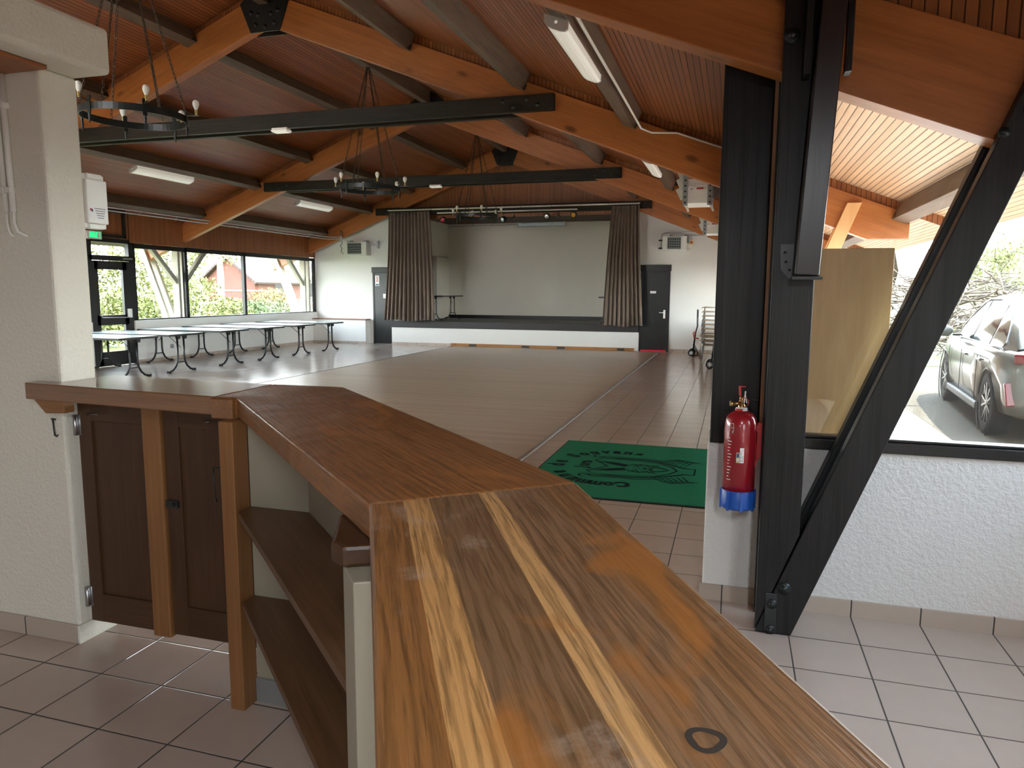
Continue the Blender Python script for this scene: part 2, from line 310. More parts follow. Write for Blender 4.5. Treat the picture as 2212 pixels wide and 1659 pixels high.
# ------------------------------------------------------------------ mesh builder
class MB:
    def __init__(s): s.v = []; s.f = []; s.m = []; s.g = []; s.sm = []
    def add(s, vs, fs, mi=0, gs=None, smooth=False):
        b = len(s.v); s.v += [Vector(v) for v in vs]; s.g += [tuple(x) for x in (gs or vs)]
        for f in fs: s.f.append([b + i for i in f]); s.m.append(mi); s.sm.append(smooth)
        return s
    def frame_box(s, O, ax, ay, az, sx, sy, sz, mi=0, grain=True):
        """box centred at O with unit axes; grain along ax"""
        vs = []; gs = []; r = (random.random() * 20, random.random() * 20, random.random() * 20) if grain is True else (0, 0, 0)
        if isinstance(grain, tuple): r = grain
        for k in (-.5, .5):
            for j in (-.5, .5):
                for i in (-.5, .5):
                    vs.append(O + ax * (i * sx) + ay * (j * sy) + az * (k * sz)); gs.append((i * sx + r[0], j * sy + r[1], k * sz + r[2]))
        fs = [(0, 2, 3, 1), (4, 5, 7, 6), (0, 1, 5, 4), (2, 6, 7, 3), (0, 4, 6, 2), (1, 3, 7, 5)]
        return s.add(vs, fs, mi, gs)
    def box(s, x0, x1, y0, y1, z0, z1, mi=0, grain=True):
        O = Vector(((x0 + x1) / 2, (y0 + y1) / 2, (z0 + z1) / 2)); d = (abs(x1 - x0), abs(y1 - y0), abs(z1 - z0))
        A = [Vector((1, 0, 0)), Vector((0, 1, 0)), Vector((0, 0, 1))]
        o = max(range(3), key=lambda i: d[i]); b, c = (o + 1) % 3, (o + 2) % 3
        return s.frame_box(O, A[o], A[b], A[c], d[o], d[b], d[c], mi, grain)
    def beam(s, p, q, w, h, up=(0, 0, 1), mi=0, grain=True):
        p, q = Vector(p), Vector(q); ax = (q - p); L = ax.length; ax.normalize(); up = Vector(up)
        ay = up.cross(ax).normalized(); az = ax.cross(ay)
        return s.frame_box((p + q) / 2, ax, ay, az, L, w, h, mi, grain)
    def tube(s, pts, r, n=8, mi=0, cap=True, closed=False):
        P = [Vector(p) for p in pts]; rs = r if isinstance(r, (list, tuple)) else [r] * len(P)
        vs = []; N = len(P); prev = None
        for i, p in enumerate(P):
            if closed: d = (P[(i + 1) % N] - P[i - 1])
            else: d = (P[min(i + 1, N - 1)] - P[max(i - 1, 0)])
            d.normalize()
            a = prev if prev is not None else (Vector((0, 0, 1)) if abs(d.z) < .9 else Vector((1, 0, 0)))
            a = (a - d * a.dot(d))
            if a.length < 1e-6: a = d.orthogonal()
            a.normalize(); prev = a; b = d.cross(a)
            for k in range(n):
                t = 2 * PI * k / n; vs.append(p + (a * math.cos(t) + b * math.sin(t)) * rs[i])
        fs = []
        for i in range(N if closed else N - 1):
            j = (i + 1) % N
            for k in range(n):
                k2 = (k + 1) % n; fs.append((i * n + k, i * n + k2, j * n + k2, j * n + k))
        s.add(vs, fs, mi, None, True)
        if cap and not closed:
            b = len(s.v) - N * n
            s.f.append([b + k for k in range(n)][::-1]); s.m.append(mi); s.sm.append(False)
            s.f.append([b + (N - 1) * n + k for k in range(n)]); s.m.append(mi); s.sm.append(False)
        return s
    def lathe(s, prof, O=(0, 0, 0), ax=(0, 0, 1), n=20, mi=0, a0=0, a1=2 * PI):
        O = Vector(O); ax = Vector(ax).normalized(); a = ax.orthogonal().normalized() if abs(ax.z) < .99 else Vector((1, 0, 0)); b = ax.cross(a)
        full = abs(a1 - a0 - 2 * PI) < 1e-6; m = n if full else n + 1
        vs = []
        for r, z in prof:
            for k in range(m):
                t = a0 + (a1 - a0) * k / n; vs.append(O + ax * z + (a * math.cos(t) + b * math.sin(t)) * max(r, 1e-5))
        fs = []
        for i in range(len(prof) - 1):
            for k in range(n):
                k2 = (k + 1) % m; fs.append((i * m + k, i * m + k2, (i + 1) * m + k2, (i + 1) * m + k))
        return s.add(vs, fs, mi, None, True)
    def prism(s, poly, O, ax, ay, depth, mi=0):
        """poly in the plane (ax, ay) at O, extruded by depth along ax x ay"""
        O, ax, ay = Vector(O), Vector(ax), Vector(ay); az = ax.cross(ay).normalized(); n = len(poly)
        vs = [O + ax * x + ay * y for x, y in poly] + [O + ax * x + ay * y + az * depth for x, y in poly]
        rr = random.random() * 9
        gs = [(x + rr, 0, y) for x, y in poly] + [(x + rr, depth, y) for x, y in poly]
        area = sum(poly[i][0] * poly[(i + 1) % n][1] - poly[(i + 1) % n][0] * poly[i][1] for i in range(n))
        sgn = area * depth
        bot = list(range(n)); top = list(range(n, 2 * n)); side = [(i, (i + 1) % n, n + (i + 1) % n, n + i) for i in range(n)]
        if sgn > 0: fs = [bot[::-1], top] + side
        else: fs = [bot, top[::-1]] + [q[::-1] for q in side]
        return s.add(vs, fs, mi, gs)
    def ball(s, c, r, n=10, mi=0, sq=(1, 1, 1)):
        c = Vector(c); vs = []; m = n
        h = n // 2 + 1
        for i in range(h + 1):
            t = PI * i / h
            for k in range(m):
                u = 2 * PI * k / m; vs.append(c + Vector((r * sq[0] * math.sin(t) * math.cos(u), r * sq[1] * math.sin(t) * math.sin(u), r * sq[2] * math.cos(t))))
        fs = [(i * m + k, (i + 1) * m + k, (i + 1) * m + (k + 1) % m, i * m + (k + 1) % m) for i in range(h) for k in range(m)]
        return s.add(vs, fs, mi, None, True)
    def build(s, name, mats, parent=None, world=True, bevel=0, merge=False):
        off = Vector((0, 0, 0))
        if parent is not None and world:
            r = parent
            while r.parent: r = r.parent
            off = Vector(r.location)
        me = bpy.data.meshes.new(name); me.from_pydata([tuple(v - off) for v in s.v], [], s.f)
        for m in (mats if isinstance(mats, (list, tuple)) else [mats]): me.materials.append(M[m] if isinstance(m, str) else m)
        me.polygons.foreach_set('material_index', s.m); me.polygons.foreach_set('use_smooth', s.sm)
        at = me.attributes.new('g', 'FLOAT_VECTOR', 'POINT'); at.data.foreach_set('vector', [c for g in s.g for c in g])
        me.update()
        o = bpy.data.objects.new(name, me); COL.objects.link(o)
        if parent is not None: o.parent = parent
        if bevel:
            b = o.modifiers.new('bevel', 'BEVEL'); b.width = bevel; b.segments = 2; b.limit_method = 'ANGLE'; b.angle_limit = 0.7
        return o

def tag(o, label, cat, group=None, kind=None):
    o['label'] = label; o['category'] = cat
    if group: o['group'] = group
    if kind: o['kind'] = kind
    return o
def thing(name, label, cat, loc=(0, 0, 0), rz=0.0, group=None):
    o = bpy.data.objects.new(name, None); COL.objects.link(o); o.empty_display_size = .1
    o.location = loc; o.rotation_euler = (0, 0, rz); return tag(o, label, cat, group)
def copy_tree(o, parent=None):
    c = o.copy(); COL.objects.link(c); c.parent = parent
    for ch in list(o.children): copy_tree(ch, c)
    return c
def struct(name, mb, mats, label, cat, bevel=0):
    o = mb.build(name, mats, bevel=bevel); return tag(o, label, cat, None, 'structure')
V = Vector
def bolts(parent, lst, ax, mat, name='bolt', washer=True):
    for it in lst:
        c, r, h = it
        b = MB(); bolt(b, c, ax, r, h, 0, washer); b.build(name, mat, parent)
def bolt(mb, c, ax, r=0.014, h=0.012, mi=0, washer=True):
    if washer: mb.lathe([(0, 0), (r * 1.8, 0), (r * 1.8, h * .3), (0, h * .3)], c, ax, 14, mi)
    mb.lathe([(r, 0), (r, h), (0, h)], c, ax, 6, mi)

# ------------------------------------------------------------------ the setting
XR = -6.05; K = 0.392; SL = math.atan(K); CS, SN = math.cos(SL), math.sin(SL)
def zc(x): return 3.17 - K * x if x > XR else 3.17 + K * (x + 12.1)        # underside of the lining
DR = V((CS, 0, -SN)); NR = V((SN, 0, CS)); DL = V((-CS, 0, -SN)); NL = V((-SN, 0, CS))
Y = V((0, 1, 0)); X = V((1, 0, 0)); Z = V((0, 0, 1))

struct('floor', MB().box(-12.3, 2.3, -4.1, 19.6, -0.15, 0, grain=False), 'tile', 'beige square ceramic tile floor with dark grout', 'floor')
mb = MB(); mb.frame_box(V((-4.74, 12.1, 0.0025)), X, Y, Z, 5.74, 14.6, 0.011, 0, False)
struct('floor_dance', mb, 'parquet', 'brown wooden dance floor in the middle of the hall before the stage', 'floor')
struct('trim_1', MB().box(-1.872, -1.838, 4.8, 19.4, 0.0, 0.014), 'silver', 'grey metal strip along the right edge of the dance floor', 'trim')
struct('trim_2', MB().box(-7.63, -7.605, 4.8, 19.4, 0.0, 0.011), 'darkmetal', 'thin dark strip along the left edge of the dance floor', 'trim')

def roof(x0, x1, y0, y1, t=0.07, xs=None):
    if xs: x0 = xs
    a, b = V((x0, 0, zc(x0 + 1e-4 if x0 == XR else x0))), V((x1, 0, zc(x1)))
    D, N = (DR, NR) if x1 > x0 else (DL, NL); L = (b - a).length
    mb = MB(); O = (a + b) / 2 + N * t / 2; O.y = (y0 + y1) / 2
    if x1 > x0: mb.frame_box(O, Y, -D, N, y1 - y0, L, t, 0, False) if False else mb.frame_box(O, Y, D * -1, N * -1 if False else Y.cross(D * -1), y1 - y0, L, t, 0, False)
    else: mb.frame_box(O, Y, D * -1, Y.cross(D * -1), y1 - y0, L, t, 0, False)
    return mb
struct('ceiling_right', roof(XR, .16, -4.1, 19.6), 'ceil', 'orange brown tongue and groove sloping ceiling on the right side', 'ceiling')
struct('ceiling_eave', roof(XR, 2.38, 3.55, 24.0, .07, .161), 'soffit', 'tongue and groove soffit under the right eave, bounced light put in its colour', 'ceiling')
struct('ceiling_entrance', roof(XR, 2.38, -4.1, 3.55, .07, .161), 'ceil', 'orange brown boarded ceiling over the entrance bay', 'ceiling')
struct('ceiling_left', roof(XR, -13.45, -4.1, 19.6), 'ceil', 'dark red brown tongue and groove sloping ceiling on the left side', 'ceiling')

# walls
struct('wall_window', MB().box(-0.10, 2.3, 3.72, 3.90, 0, 0.822), 'grain', 'low white grained wall under the right window behind the black strut', 'wall', 0.008)
struct('baseboard_window', MB().box(-0.115, 2.15, 3.708, 3.72, 0, 0.082), 'tile_bx', 'beige tile skirting under the right window', 'baseboard')
struct('wall_right', MB().box(-0.10, 0.10, 3.90, 19.5, 0, 0.85), 'white', 'low white wall along the right side of the hall', 'wall')
struct('wall_right_upper', MB().box(-0.04, 0.06, 3.90, 19.5, 2.52, 3.16), 'clad', 'wooden boarding above the right side windows', 'wall')
mb = MB()
for a, b in ((-1.3, 2.2), (3.45, 3.92), (-4.1, -3.4)): mb.box(2.15, 2.28, a, b, 0, 2.32)
mb.box(2.15, 2.28, -3.4, -1.3, 2.1, 2.32); mb.box(2.15, 2.28, 2.2, 3.45, 0, 1.35); mb.box(2.15, 2.28, 2.2, 3.45, 2.15, 2.32)
struct('wall_entrance', mb, 'white', 'white wall of the entrance bay to the right of the bar', 'wall')
mb = MB(); zz = lambda x: zc(max(x, XR + .02))
for a, b, u, v in ((-6.05, -1.6, 0, 9), (-1.6, -.2, 0, 1.6), (-1.6, -.2, 1.78, 9), (-.2, 2.28, 0, 9)): mb.prism([(a, u), (b, u), (b, min(v, zz(b))), (a, min(v, zz(a)))], (0, -4.0, 0), X, Z, 0.1)  # gap left as an added rear window slot to let in sky light
struct('wall_back', mb, 'stageceil', 'brown rear wall of the bar', 'wall')
struct('wall_bar', MB().box(-6.1, -6.0, -4.1, 2.40, 0, 5.4), 'white', 'white side wall of the bar', 'wall')
struct('wall_pillar', MB().box(-12.2, -2.73, 2.38, 2.56, 0, 2.457), 'cream', 'white plastered wall end beside the bar flap', 'wall', 0.012)
mb = MB().box(-3.4, -2.735, 2.366, 2.38, 0, 0.085); mb.box(-2.73, -2.716, 2.366, 2.57, 0, 0.085, 1)
struct('baseboard_pillar', mb, ['tile_bx', 'cream'], 'tile skirting at the foot of the white wall end', 'baseboard', 0.003)
struct('trim_3', MB().box(-2.95, -2.553, -2.0, 2.572, 2.457, 2.645), 'cream', 'thick white plaster lintel above the wall end at top left', 'lintel', 0.02)
struct('ceiling_bar', MB().box(-6.0, -2.68, -1.5, 2.375, 2.44, 2.475, grain=False), 'clad', 'low wooden soffit under the white lintel at top left', 'ceiling')
struct('trim_4', MB().box(-2.70, -2.655, -1.5, 2.45, 2.468, 2.512), 'purlin', 'dark brown edge strip of the low soffit at top left', 'trim')

# left side of the hall
struct('wall_left', MB().box(-12.32, -12.10, 12.42, 19.5, 0, 0.91), 'white', 'low white wall under the left windows behind the tables', 'wall', 0.01)
mb = MB().box(-12.12, -12.09, 12.44, 19.25, 0, 0.075); struct('baseboard_left', mb, 'tile_by', 'beige tile skirting along the left wall', 'baseboard')
struct('wall_left_near', MB().box(-12.32, -12.12, 2.56, 11.36, 0, 0.91), 'white', 'low white wall left of the glass door', 'wall')
mb = MB()
mb.frame_box(V((-12.16, 15.97, 2.86)), Z, Y, Z.cross(Y), 0.66, 7.1, 0.05, 0, False)
mb.frame_box(V((-12.16, 7.0, 2.86)), Z, Y, Z.cross(Y), 0.66, 8.9, 0.05, 0, False)
mb.frame_box(V((-12.17, 11.9, 2.86)), Z, Y, Z.cross(Y), 0.66, 1.1, 0.04, 0, False)
struct('wall_left_upper', mb, 'clad', 'reddish wooden boarding above the left windows', 'wall')

def window(n, x, y0, y1, z0, z1, mull, label, fw=0.06, d=0.08, fb=None):
    t = thing('window_%d' % n, label, 'window', (x, y0, z0)); t['kind'] = 'structure'
    f = MB(); f.box(x - d / 2, x + d / 2, y0, y1, z1 - fw * 1.6, z1); f.box(x - d / 2, x + d / 2, y0, y1, z0, z0 + (fb or fw))
    f.box(x - d / 2, x + d / 2, y0, y0 + fw, z0, z1); f.box(x - d / 2, x + d / 2, y1 - fw, y1, z0, z1)
    for m in mull: f.box(x - d / 2, x + d / 2, m - .045, m + .045, z0, z1)
    f.build('window_frame', 'frame', t)
    e = sorted([y0] + list(mull) + [y1])
    for a, b in zip(e[:-1], e[1:]): MB().box(x - .003, x + .003, a + .02, b - .02, z0 + .02, z1 - .02).build('pane', 'glass', t)
    return t
window(1, -12.19, 12.5, 19.48, 0.91, 2.52, [14.06, 16.17], 'long left window in black frames behind the folding tables, one bar standing for post shade', fb=0.025)  # first bar is no mullion: dark strip for the outside post's shaded side
window(2, -12.22, 2.6, 11.36, 0.91, 2.52, [4.4, 6.2, 8.0, 9.7], 'left window bay on the near side of the glass door')
window(3, 0.0, 3.95, 19.46, 0.85, 2.52, [5.3, 6.9, 8.75, 10.4, 12.2, 14.05, 15.8, 17.6], 'long window band in the right wall of the hall')
t = thing('window_4', 'large right window looking onto the parked car', 'window', (0.16, 3.74, 0.82)); t['kind'] = 'structure'
f = MB(); f.box(0.15, 2.15, 3.70, 3.79, 0.822, 0.872); f.box(0.15, 2.15, 3.725, 3.80, 0.872, 0.885)
f.box(2.09, 2.15, 3.72, 3.79, 0.85, 2.32); f.build('window_frame', 'frame', t, bevel=0.004)
MB().prism([(0.17, 0.87), (2.12, 0.87), (2.12, zc(2.12) - .0), (0.17, zc(0.17) - .0)], (0, 3.768, 0), X, Z, -0.006).build('pane', 'glass', t)
t = thing('door_4', 'added glazed door beside the bar, out of view, letting in daylight', 'door', (2.2, -2.35, 0)); t['kind'] = 'structure'  # invented door out of view, added to admit daylight
f = MB()
for a in (-3.4, -2.4, -1.35): f.box(2.17, 2.25, a, a + .05, 0, 2.1)
f.box(2.17, 2.25, -3.4, -1.3, 2.04, 2.1); f.box(2.17, 2.25, -3.4, -1.3, 0, 0.1); f.build('door_frame', 'frame', t)
MB().box(2.205, 2.211, -3.35, -1.35, 0.1, 2.04).build('pane', 'glass', t)

window(5, 2.215, 2.2, 3.45, 1.35, 2.15, [], 'added side window of the entrance bay, out of view, letting in daylight')  # invented window, added to light the entrance floor and strut

# glass door on the left
t = thing('door_1', 'black framed glass exit door at far left with transom', 'door', (-12.2, 11.4, 0)); t['kind'] = 'structure'
f = MB(); x = -12.19
f.box(x - .05, x + .05, 11.36, 11.46, 0, 2.56); f.box(x - .05, x + .05, 12.38, 12.5, 0, 2.56); f.box(x - .05, x + .05, 11.4, 12.5, 2.50, 2.58)
f.box(x - .05, x + .05, 11.4, 12.5, 2.14, 2.24); f.build('door_frame', 'frame', t)
l = MB(); x = -12.17
l.box(x - .03, x + .03, 11.46, 11.58, 0.01, 2.13); l.box(x - .03, x + .03, 12.2, 12.38, 0.01, 2.13)
l.box(x - .03, x + .03, 11.5, 12.3, 1.96, 2.13); l.box(x - .03, x + .03, 11.5, 12.3, 0.84, 1.04); l.box(x - .03, x + .03, 11.5, 12.3, 0.01, 0.30)
lf = l.build('door_leaf', 'frame', t)
for a, b in ((1.02, 1.98), (0.28, 0.86), (2.22, 2.52)): MB().box(x - .035 , x - .03, 11.5, 12.4, a, b).build('pane', 'glass', t)
h = MB().tube([(-12.11, 11.52, 1.06), (-12.06, 11.56, 1.0), (-12.06, 12.2, 0.985), (-12.11, 12.26, 0.985)], .012, 6); h.build('push_bar', 'steel', t)
MB().box(-12.14, -12.09, 12.26, 12.34, 0.98, 1.16).build('lock_case', 'plastic', t)
MB().box(-12.13, -12.08, 12.2, 12.42, 2.17, 2.21).build('door_closer', 'steel', t)
mb = MB(); x = -12.13
mb.box(x, x + .03, 11.36, 12.3, 3.10, 3.17); mb.box(x, x + .03, 11.36, 12.3, 2.60, 2.66); mb.box(x, x + .03, 12.24, 12.31, 2.6, 3.17)
struct('trim_5', mb, 'frame', 'dark wooden frame on the boarding above the glass door', 'trim')

# far wall, stage
mb = MB().prism([(-12.2, 0), (-9.57, 0), (-9.57, 3.70), (-9.57, zc(-9.57)), (-12.2, zc(-12.2))], (0, 19.62, 0), X, Z, 0.14)
mb.prism([(-2.48, 0), (0.1, 0), (0.1, zc(0.1)), (-2.48, zc(-2.48))], (0, 19.62, 0), X, Z, 0.14)
pb = MB().box(-9.57, -8.94, 19.5, 19.62, .69, 3.72); pb.box(-2.74, -2.48, 19.5, 19.62, .69, 3.72)
struct('wall_proscenium', pb, 'stagewall', 'narrow wall strips behind the gathered stage curtains', 'wall')
struct('wall_far', mb, 'white', 'white end wall either side of the stage', 'wall')
mb = MB(); mb.frame_box(V((-6.02, 19.50, 4.62)), Z, X, Z.cross(X), 1.9, 7.1, 0.06, 0, False)
g = MB().prism([(-9.57, 3.6), (-2.48, 3.6), (-2.48, zc(-2.48)), (XR, zc(XR + .001)), (-9.57, zc(-9.57))], (0, 19.54, 0), X, Z, 0.06)
for i, gv in enumerate(g.g): g.g[i] = (gv[2], g.v[i].x, 0)
struct('wall_gable', g, 'clad', 'orange vertical boarding in the gable above the stage', 'wall')
struct('wall_stage_front', MB().box(-9.57, -2.395, 19.36, 19.62, 0, 0.51), 'white', 'low white front wall of the stage', 'wall')
struct('baseboard_stage', MB().box(-9.55, -7.72, 19.345, 19.36, 0, 0.075), 'tile_bx', 'short tile skirting at the left foot of the stage', 'baseboard')
struct('baseboard_far', MB().box(-1.60, -0.1, 19.465, 19.48, 0, 0.08), 'tile_bx', 'tile skirting right of the far black door', 'baseboard')
mb = MB().box(-7.71, -2.5, 19.33, 19.36, 0, 0.085); mb.box(-7.15, -6.93, 19.326, 19.33, 0.01, 0.07, 1); mb.box(-5.6, -5.38, 19.326, 19.33, 0.01, 0.07, 1); mb.box(-4.6, -4.38, 19.326, 19.33, 0.01, 0.07, 1); mb.box(-2.95, -2.75, 19.326, 19.33, 0.01, 0.07, 1)
struct('trim_6', mb, ['skirt', 'darkmetal'], 'orange wooden skirting with small grey grilles along the stage front', 'trim')
mb = MB().box(-9.57, -2.40, 19.33, 19.47, 0.505, 0.70); struct('trim_7', mb, 'stagedark', 'broad black edge board of the stage', 'trim', 0.006)
struct('floor_stage', MB().box(-9.7, -2.5, 19.45, 22.4, 0.50, 0.695), 'stagedark', 'black stage floor', 'floor')
struct('wall_stage_back', MB().box(-9.8, -2.4, 22.25, 22.35, 0.0, 3.95), 'stagewall', 'plain pale back wall of the stage', 'wall')
struct('baseboard_back', MB().box(-8.9, -2.5, 22.2, 22.25, 0.695, 0.80), 'stagedark', 'black skirting at the back of the stage', 'baseboard')
mb = MB().box(-9.05, -8.93, 19.62, 22.3, 2.62, 3.95); mb.box(-9.05, -8.93, 21.25, 22.3, 0.69, 2.65); mb.box(-9.05, -8.93, 19.62, 20.35, 0.69, 2.65)
struct('wall_stage_left', mb, 'stagewall', 'pale side wall of the stage with a dark doorway', 'wall')
struct('wall_stage_right', MB().box(-2.75, -2.6, 19.62, 22.3, 0.69, 3.95), 'stagewall', 'pale right side wall of the stage', 'wall')
struct('wall_wing', MB().box(-9.75, -9.65, 19.63, 22.5, 0.0, 4.0), 'stagedark', 'dark wing behind the stage doorway', 'wall')
mb = MB(); mb.frame_box(V((-6.1, 20.95, 3.72)), Y, X, Y.cross(X), 2.9, 7.5, 0.06, 0, False)
struct('ceiling_stage', mb, 'stageceil', 'dark brown stage ceiling', 'ceiling')
mb = MB().box(-12.1, -10.34, 19.20, 19.48, 0, 0.70); mb.box(-12.1, -10.32, 19.18, 19.48, 0.70, 0.73, 1); mb.box(-12.1, -10.34, 19.185, 19.2, 0, 0.075, 2)
struct('wall_ledge', mb, ['white', 'ledge', 'tile_bx'], 'low white ledge with a reddish wooden cap in the far left corner', 'wall')

def black_door(n, label, x0, x1, ztop, lx0, lx1, zl, hinge_right):
    t = thing('door_%d' % n, label, 'door', ((x0 + x1) / 2, 19.45, 0)); t['kind'] = 'structure'; y = 19.47
    f = MB(); f.box(x0, x1, y - .035, y + .02, zl, ztop); f.box(x0, lx0, y - .03, y + .02, 0, zl); f.box(lx1, x1, y - .03, y + .02, 0, zl); f.box(x0 - .02, x1 + .02, y - .05, y, ztop - .16, ztop)
    f.build('door_frame', 'frame', t, bevel=0.004)
    MB().box(lx0, lx1, y - .015, y + .015, 0.012, zl).build('door_leaf', 'doorblack', t)
    return t
t = black_door(2, 'black door at far left with a small red and white notice', -10.21, -9.58, 2.24, -10.16, -9.60, 2.07, True)
s_ = MB(); s_.box(-10.13, -10.0, 19.45, 19.452, 1.70, 2.0); sp = s_.build('notice', 'paper', t)
q = MB(); q.box(-10.115, -10.015, 19.448, 19.45, 1.80, 1.985, 0); q.box(-10.10, -10.03, 19.446, 19.448, 1.83, 1.85, 1); q.beam((-10.06, 19.447, 1.86), (-10.07, 19.447, 1.97), .004, .02, (1, 0, 0), 1); q.box(-10.115, -10.015, 19.448, 19.45, 1.715, 1.755, 2); q.build('notice_print', ['paper', 'redink', 'bluedot'], sp)
MB().box(-9.88, -9.62, 19.448, 19.455, 1.34, 1.47).build('name_plate', 'paper', t)
t = black_door(3, 'black door right of the stage with a pale handle and red tape below', -2.39, -1.62, 2.27, -2.35, -1.68, 2.08, False)
MB().box(-2.13, -1.98, 19.448, 19.455, 1.53, 1.59).build('name_plate', 'paper', t)
h = MB().box(-1.775, -1.725, 19.445, 19.455, 0.88, 1.10); h.tube([(-1.75, 19.445, 1.03), (-1.75, 19.40, 1.03), (-1.88, 19.40, 1.03)], .010, 6); h.build('door_handle', 'plastic', t)
MB().box(-2.34, -1.69, 19.42, 19.455, 0.0, 0.045).build('threshold_tape', 'redtape', t)

# ------------------------------------------------------------------ roof trusses
RT = 0.41
def truss(ty, name, label, off, tie=True, front=None):
    z0 = 2.66 + off
    t = thing(name, label, 'roof truss', (XR, ty, z0 + K * 6.05))
    zl = lambda x: z0 - K * x if x >= XR else z0 + K * (x + 12.1)
    for sd in (1, -1):
        xe = 1.73; xc = (z0 - 2.14) / K
        pts = [(XR, zl(XR)), (xc, 2.14), (xe, 2.14), (xe, z0 - K * xe + RT), (XR, zl(XR) + RT)]
        if sd < 0: pts = [(XR, zl(XR)), (1.30, z0 - K * 1.30), (1.30, z0 - K * 1.30 + RT), (XR, zl(XR) + RT)]; pts = [(2 * XR - a, b) for a, b in pts]
        D, N = (DR, NR) if sd > 0 else (DL, NL)
        pl = [(V((a - XR, 0, b)).dot(D), V((a - XR, 0, b)).dot(N)) for a, b in pts]
        # ax x ay gives -Y (right) or +Y (left): centre on ty either way
        s = D.cross(N).y
        mb = MB().prism(pl, (XR, ty - 0.07 * (1 if s > 0 else -1), 0), D, N, 0.14); mb.build('rafter', 'glulam', t, bevel=0.005)
        # boarding between the rafter and the lining
        a, b = V((XR, ty, zl(XR) + RT)), V((sd * 2.35 if sd > 0 else 2 * XR - 1.3, ty, 0)); b.z = zl(b.x) + RT
        h = 3.17 - (z0 + RT) + 0.03
        g = MB().prism([(XR, a.z), (b.x, b.z), (b.x, b.z + h), (XR, a.z + h)], (0, ty + .015, 0), X, Z, 0.03)
        for i in range(len(g.g)): g.g[i] = (g.v[i].z, g.v[i].x, 0)
        g.build('infill_board', 'clad', t)
        # posts, struts outside the wall line
        for dy in (-0.105, 0.105):
            m = lambda q: q if sd > 0 else 2 * XR - q
            P = [(.153, .012), (.325, .482), (.325, zl(.325) + RT * .8), (.153, zl(.153) + RT * .8)]
            S = [(.151, .0), (.311, .0), (.311 + .372 * 2.52, 2.52), (.142 + .382 * 2.52, 2.52)]
            for nm, poly in (('post', P), ('strut', S)):
                q = [(m(a), b) for a, b in poly]
                MB().prism([(b, a) for a, b in q], (0, ty + dy + .035, 0), Z, X, -.07 if True else .07).build(nm, 'black' if front and sd > 0 else 'ply' if sd > 0 else 'greybeam', t, bevel=0.004)
    if not front:
        for e in (1, -1):
            for xx in (2 * XR - .235, .235):
                MB().beam((xx, ty + e * .12, 1.72), (xx, ty + e * 1.0, 2.62), .10, .10, (1, 0, 0)).build('knee_brace', 'greybeam' if xx < XR else 'ply', t, bevel=.004)
    zb = zl(XR)
    gp = [(-.22, -.10), (.22, -.10), (.37, .27), (.10, .50), (-.10, .50), (-.37, .27)]
    mb = MB()
    for y0 in (ty - .085, ty + .073):
        mb.prism([(XR + a, zb + b) for a, b in gp], (0, y0 + .012, 0), X, Z, .012)
    mb.build('gusset_plate', 'frame', t)
    bolts(t, [((XR + a, ty - .085, zb + b), .016, .015) for a, b in ((-.14, 0), (.0, -.03), (.14, 0), (-.2, .15), (.2, .15), (-.1, .12), (.1, .12))], (0, -1, 0), 'frame')
    if tie:
        for y0 in (ty - .15, ty + .075):
            MB().frame_box(V((-6.0, y0 + .037, 3.775)), X, Y, Z, 7.76, .075, .19).build('tie_beam', 'blacktie', t, bevel=0.004)
        bolts(t, [((a, ty - .15, b), .014, .014) for a, b in ((-2.75, 3.81), (-2.62, 3.74), (-2.45, 3.82), (-2.32, 3.75), (-9.3, 3.8), (-9.5, 3.74))], (0, -1, 0), 'darkmetal')
    return t
T0 = truss(3.55, 'roof_truss', 'nearest timber truss, its black post and slanted strut beside the right window', -0.092, False, True)
T1 = truss(8.75, 'roof_truss', 'second timber truss whose dark tie beam crosses behind the nearest chandelier', 0.0)
T2 = truss(14.05, 'roof_truss', 'third timber truss with the dark tie beam behind the middle chandelier', 0.0)
T3 = truss(19.22, 'roof_truss', 'farthest timber truss against the end wall, its tie beam above the curtains', 0.0)
# ironwork at the foot of the near post
MB().box(.192, .245, 3.402, 3.41, 0.005, .195).build('foot_plate', 'iron', T0, bevel=0.002)
bolts(T0, [((.222, 3.402, .145), .013, .012), ((.218, 3.402, .02), .013, .012), ((.272, 3.41, .222), .017, .014), ((.186, 3.41, 2.635), .018, .03), ((1.08, 3.41, 2.28), .018, .02), ((.99, 3.41, 2.20), .012, .012)], (0, -1, 0), 'iron')

# brown-black brace in front of the near post
t = thing('knee_brace', 'short brown black brace fixed to the front of the near post', 'brace', (.28, 3.36, 1.64))
MB().beam((.285, 3.352, 1.64), (.345, 3.345, 2.98), .095, .10, (0, -1, 0)).build('brace', 'brownbrace', t, bevel=0.004)
for x0, x1 in ((.238, .262), (.392, .415)):
    mb = MB()
    for k in range(3): mb.box(x0 + k * .0075 - .003, x0 + k * .0075 + .0048, 3.33 - .004 * k, 3.40, 2.455, 3.0)
    mb.build('side_board', 'black', t)
mb = MB().prism([(.180, 1.735), (.186, 1.665), (.222, 1.625), (.345, 1.625), (.348, 1.775), (.332, 1.775), (.332, 1.64), (.236, 1.64), (.236, 1.775), (.18, 1.775)], (0, 3.408, 0), X, Z, .006)
mb.box(.226, .345, 3.29, 3.40, 1.622, 1.634)
mb.build('metal_shoe', 'iron', t)
bolts(t, [((a, 3.402, b), .006, .008) for a, b in ((.20, 1.74), (.205, 1.70), (.222, 1.665), (.342, 1.74), (.341, 1.71), (.341, 1.68))], (0, -1, 0), 'iron', 'nail_head', False)

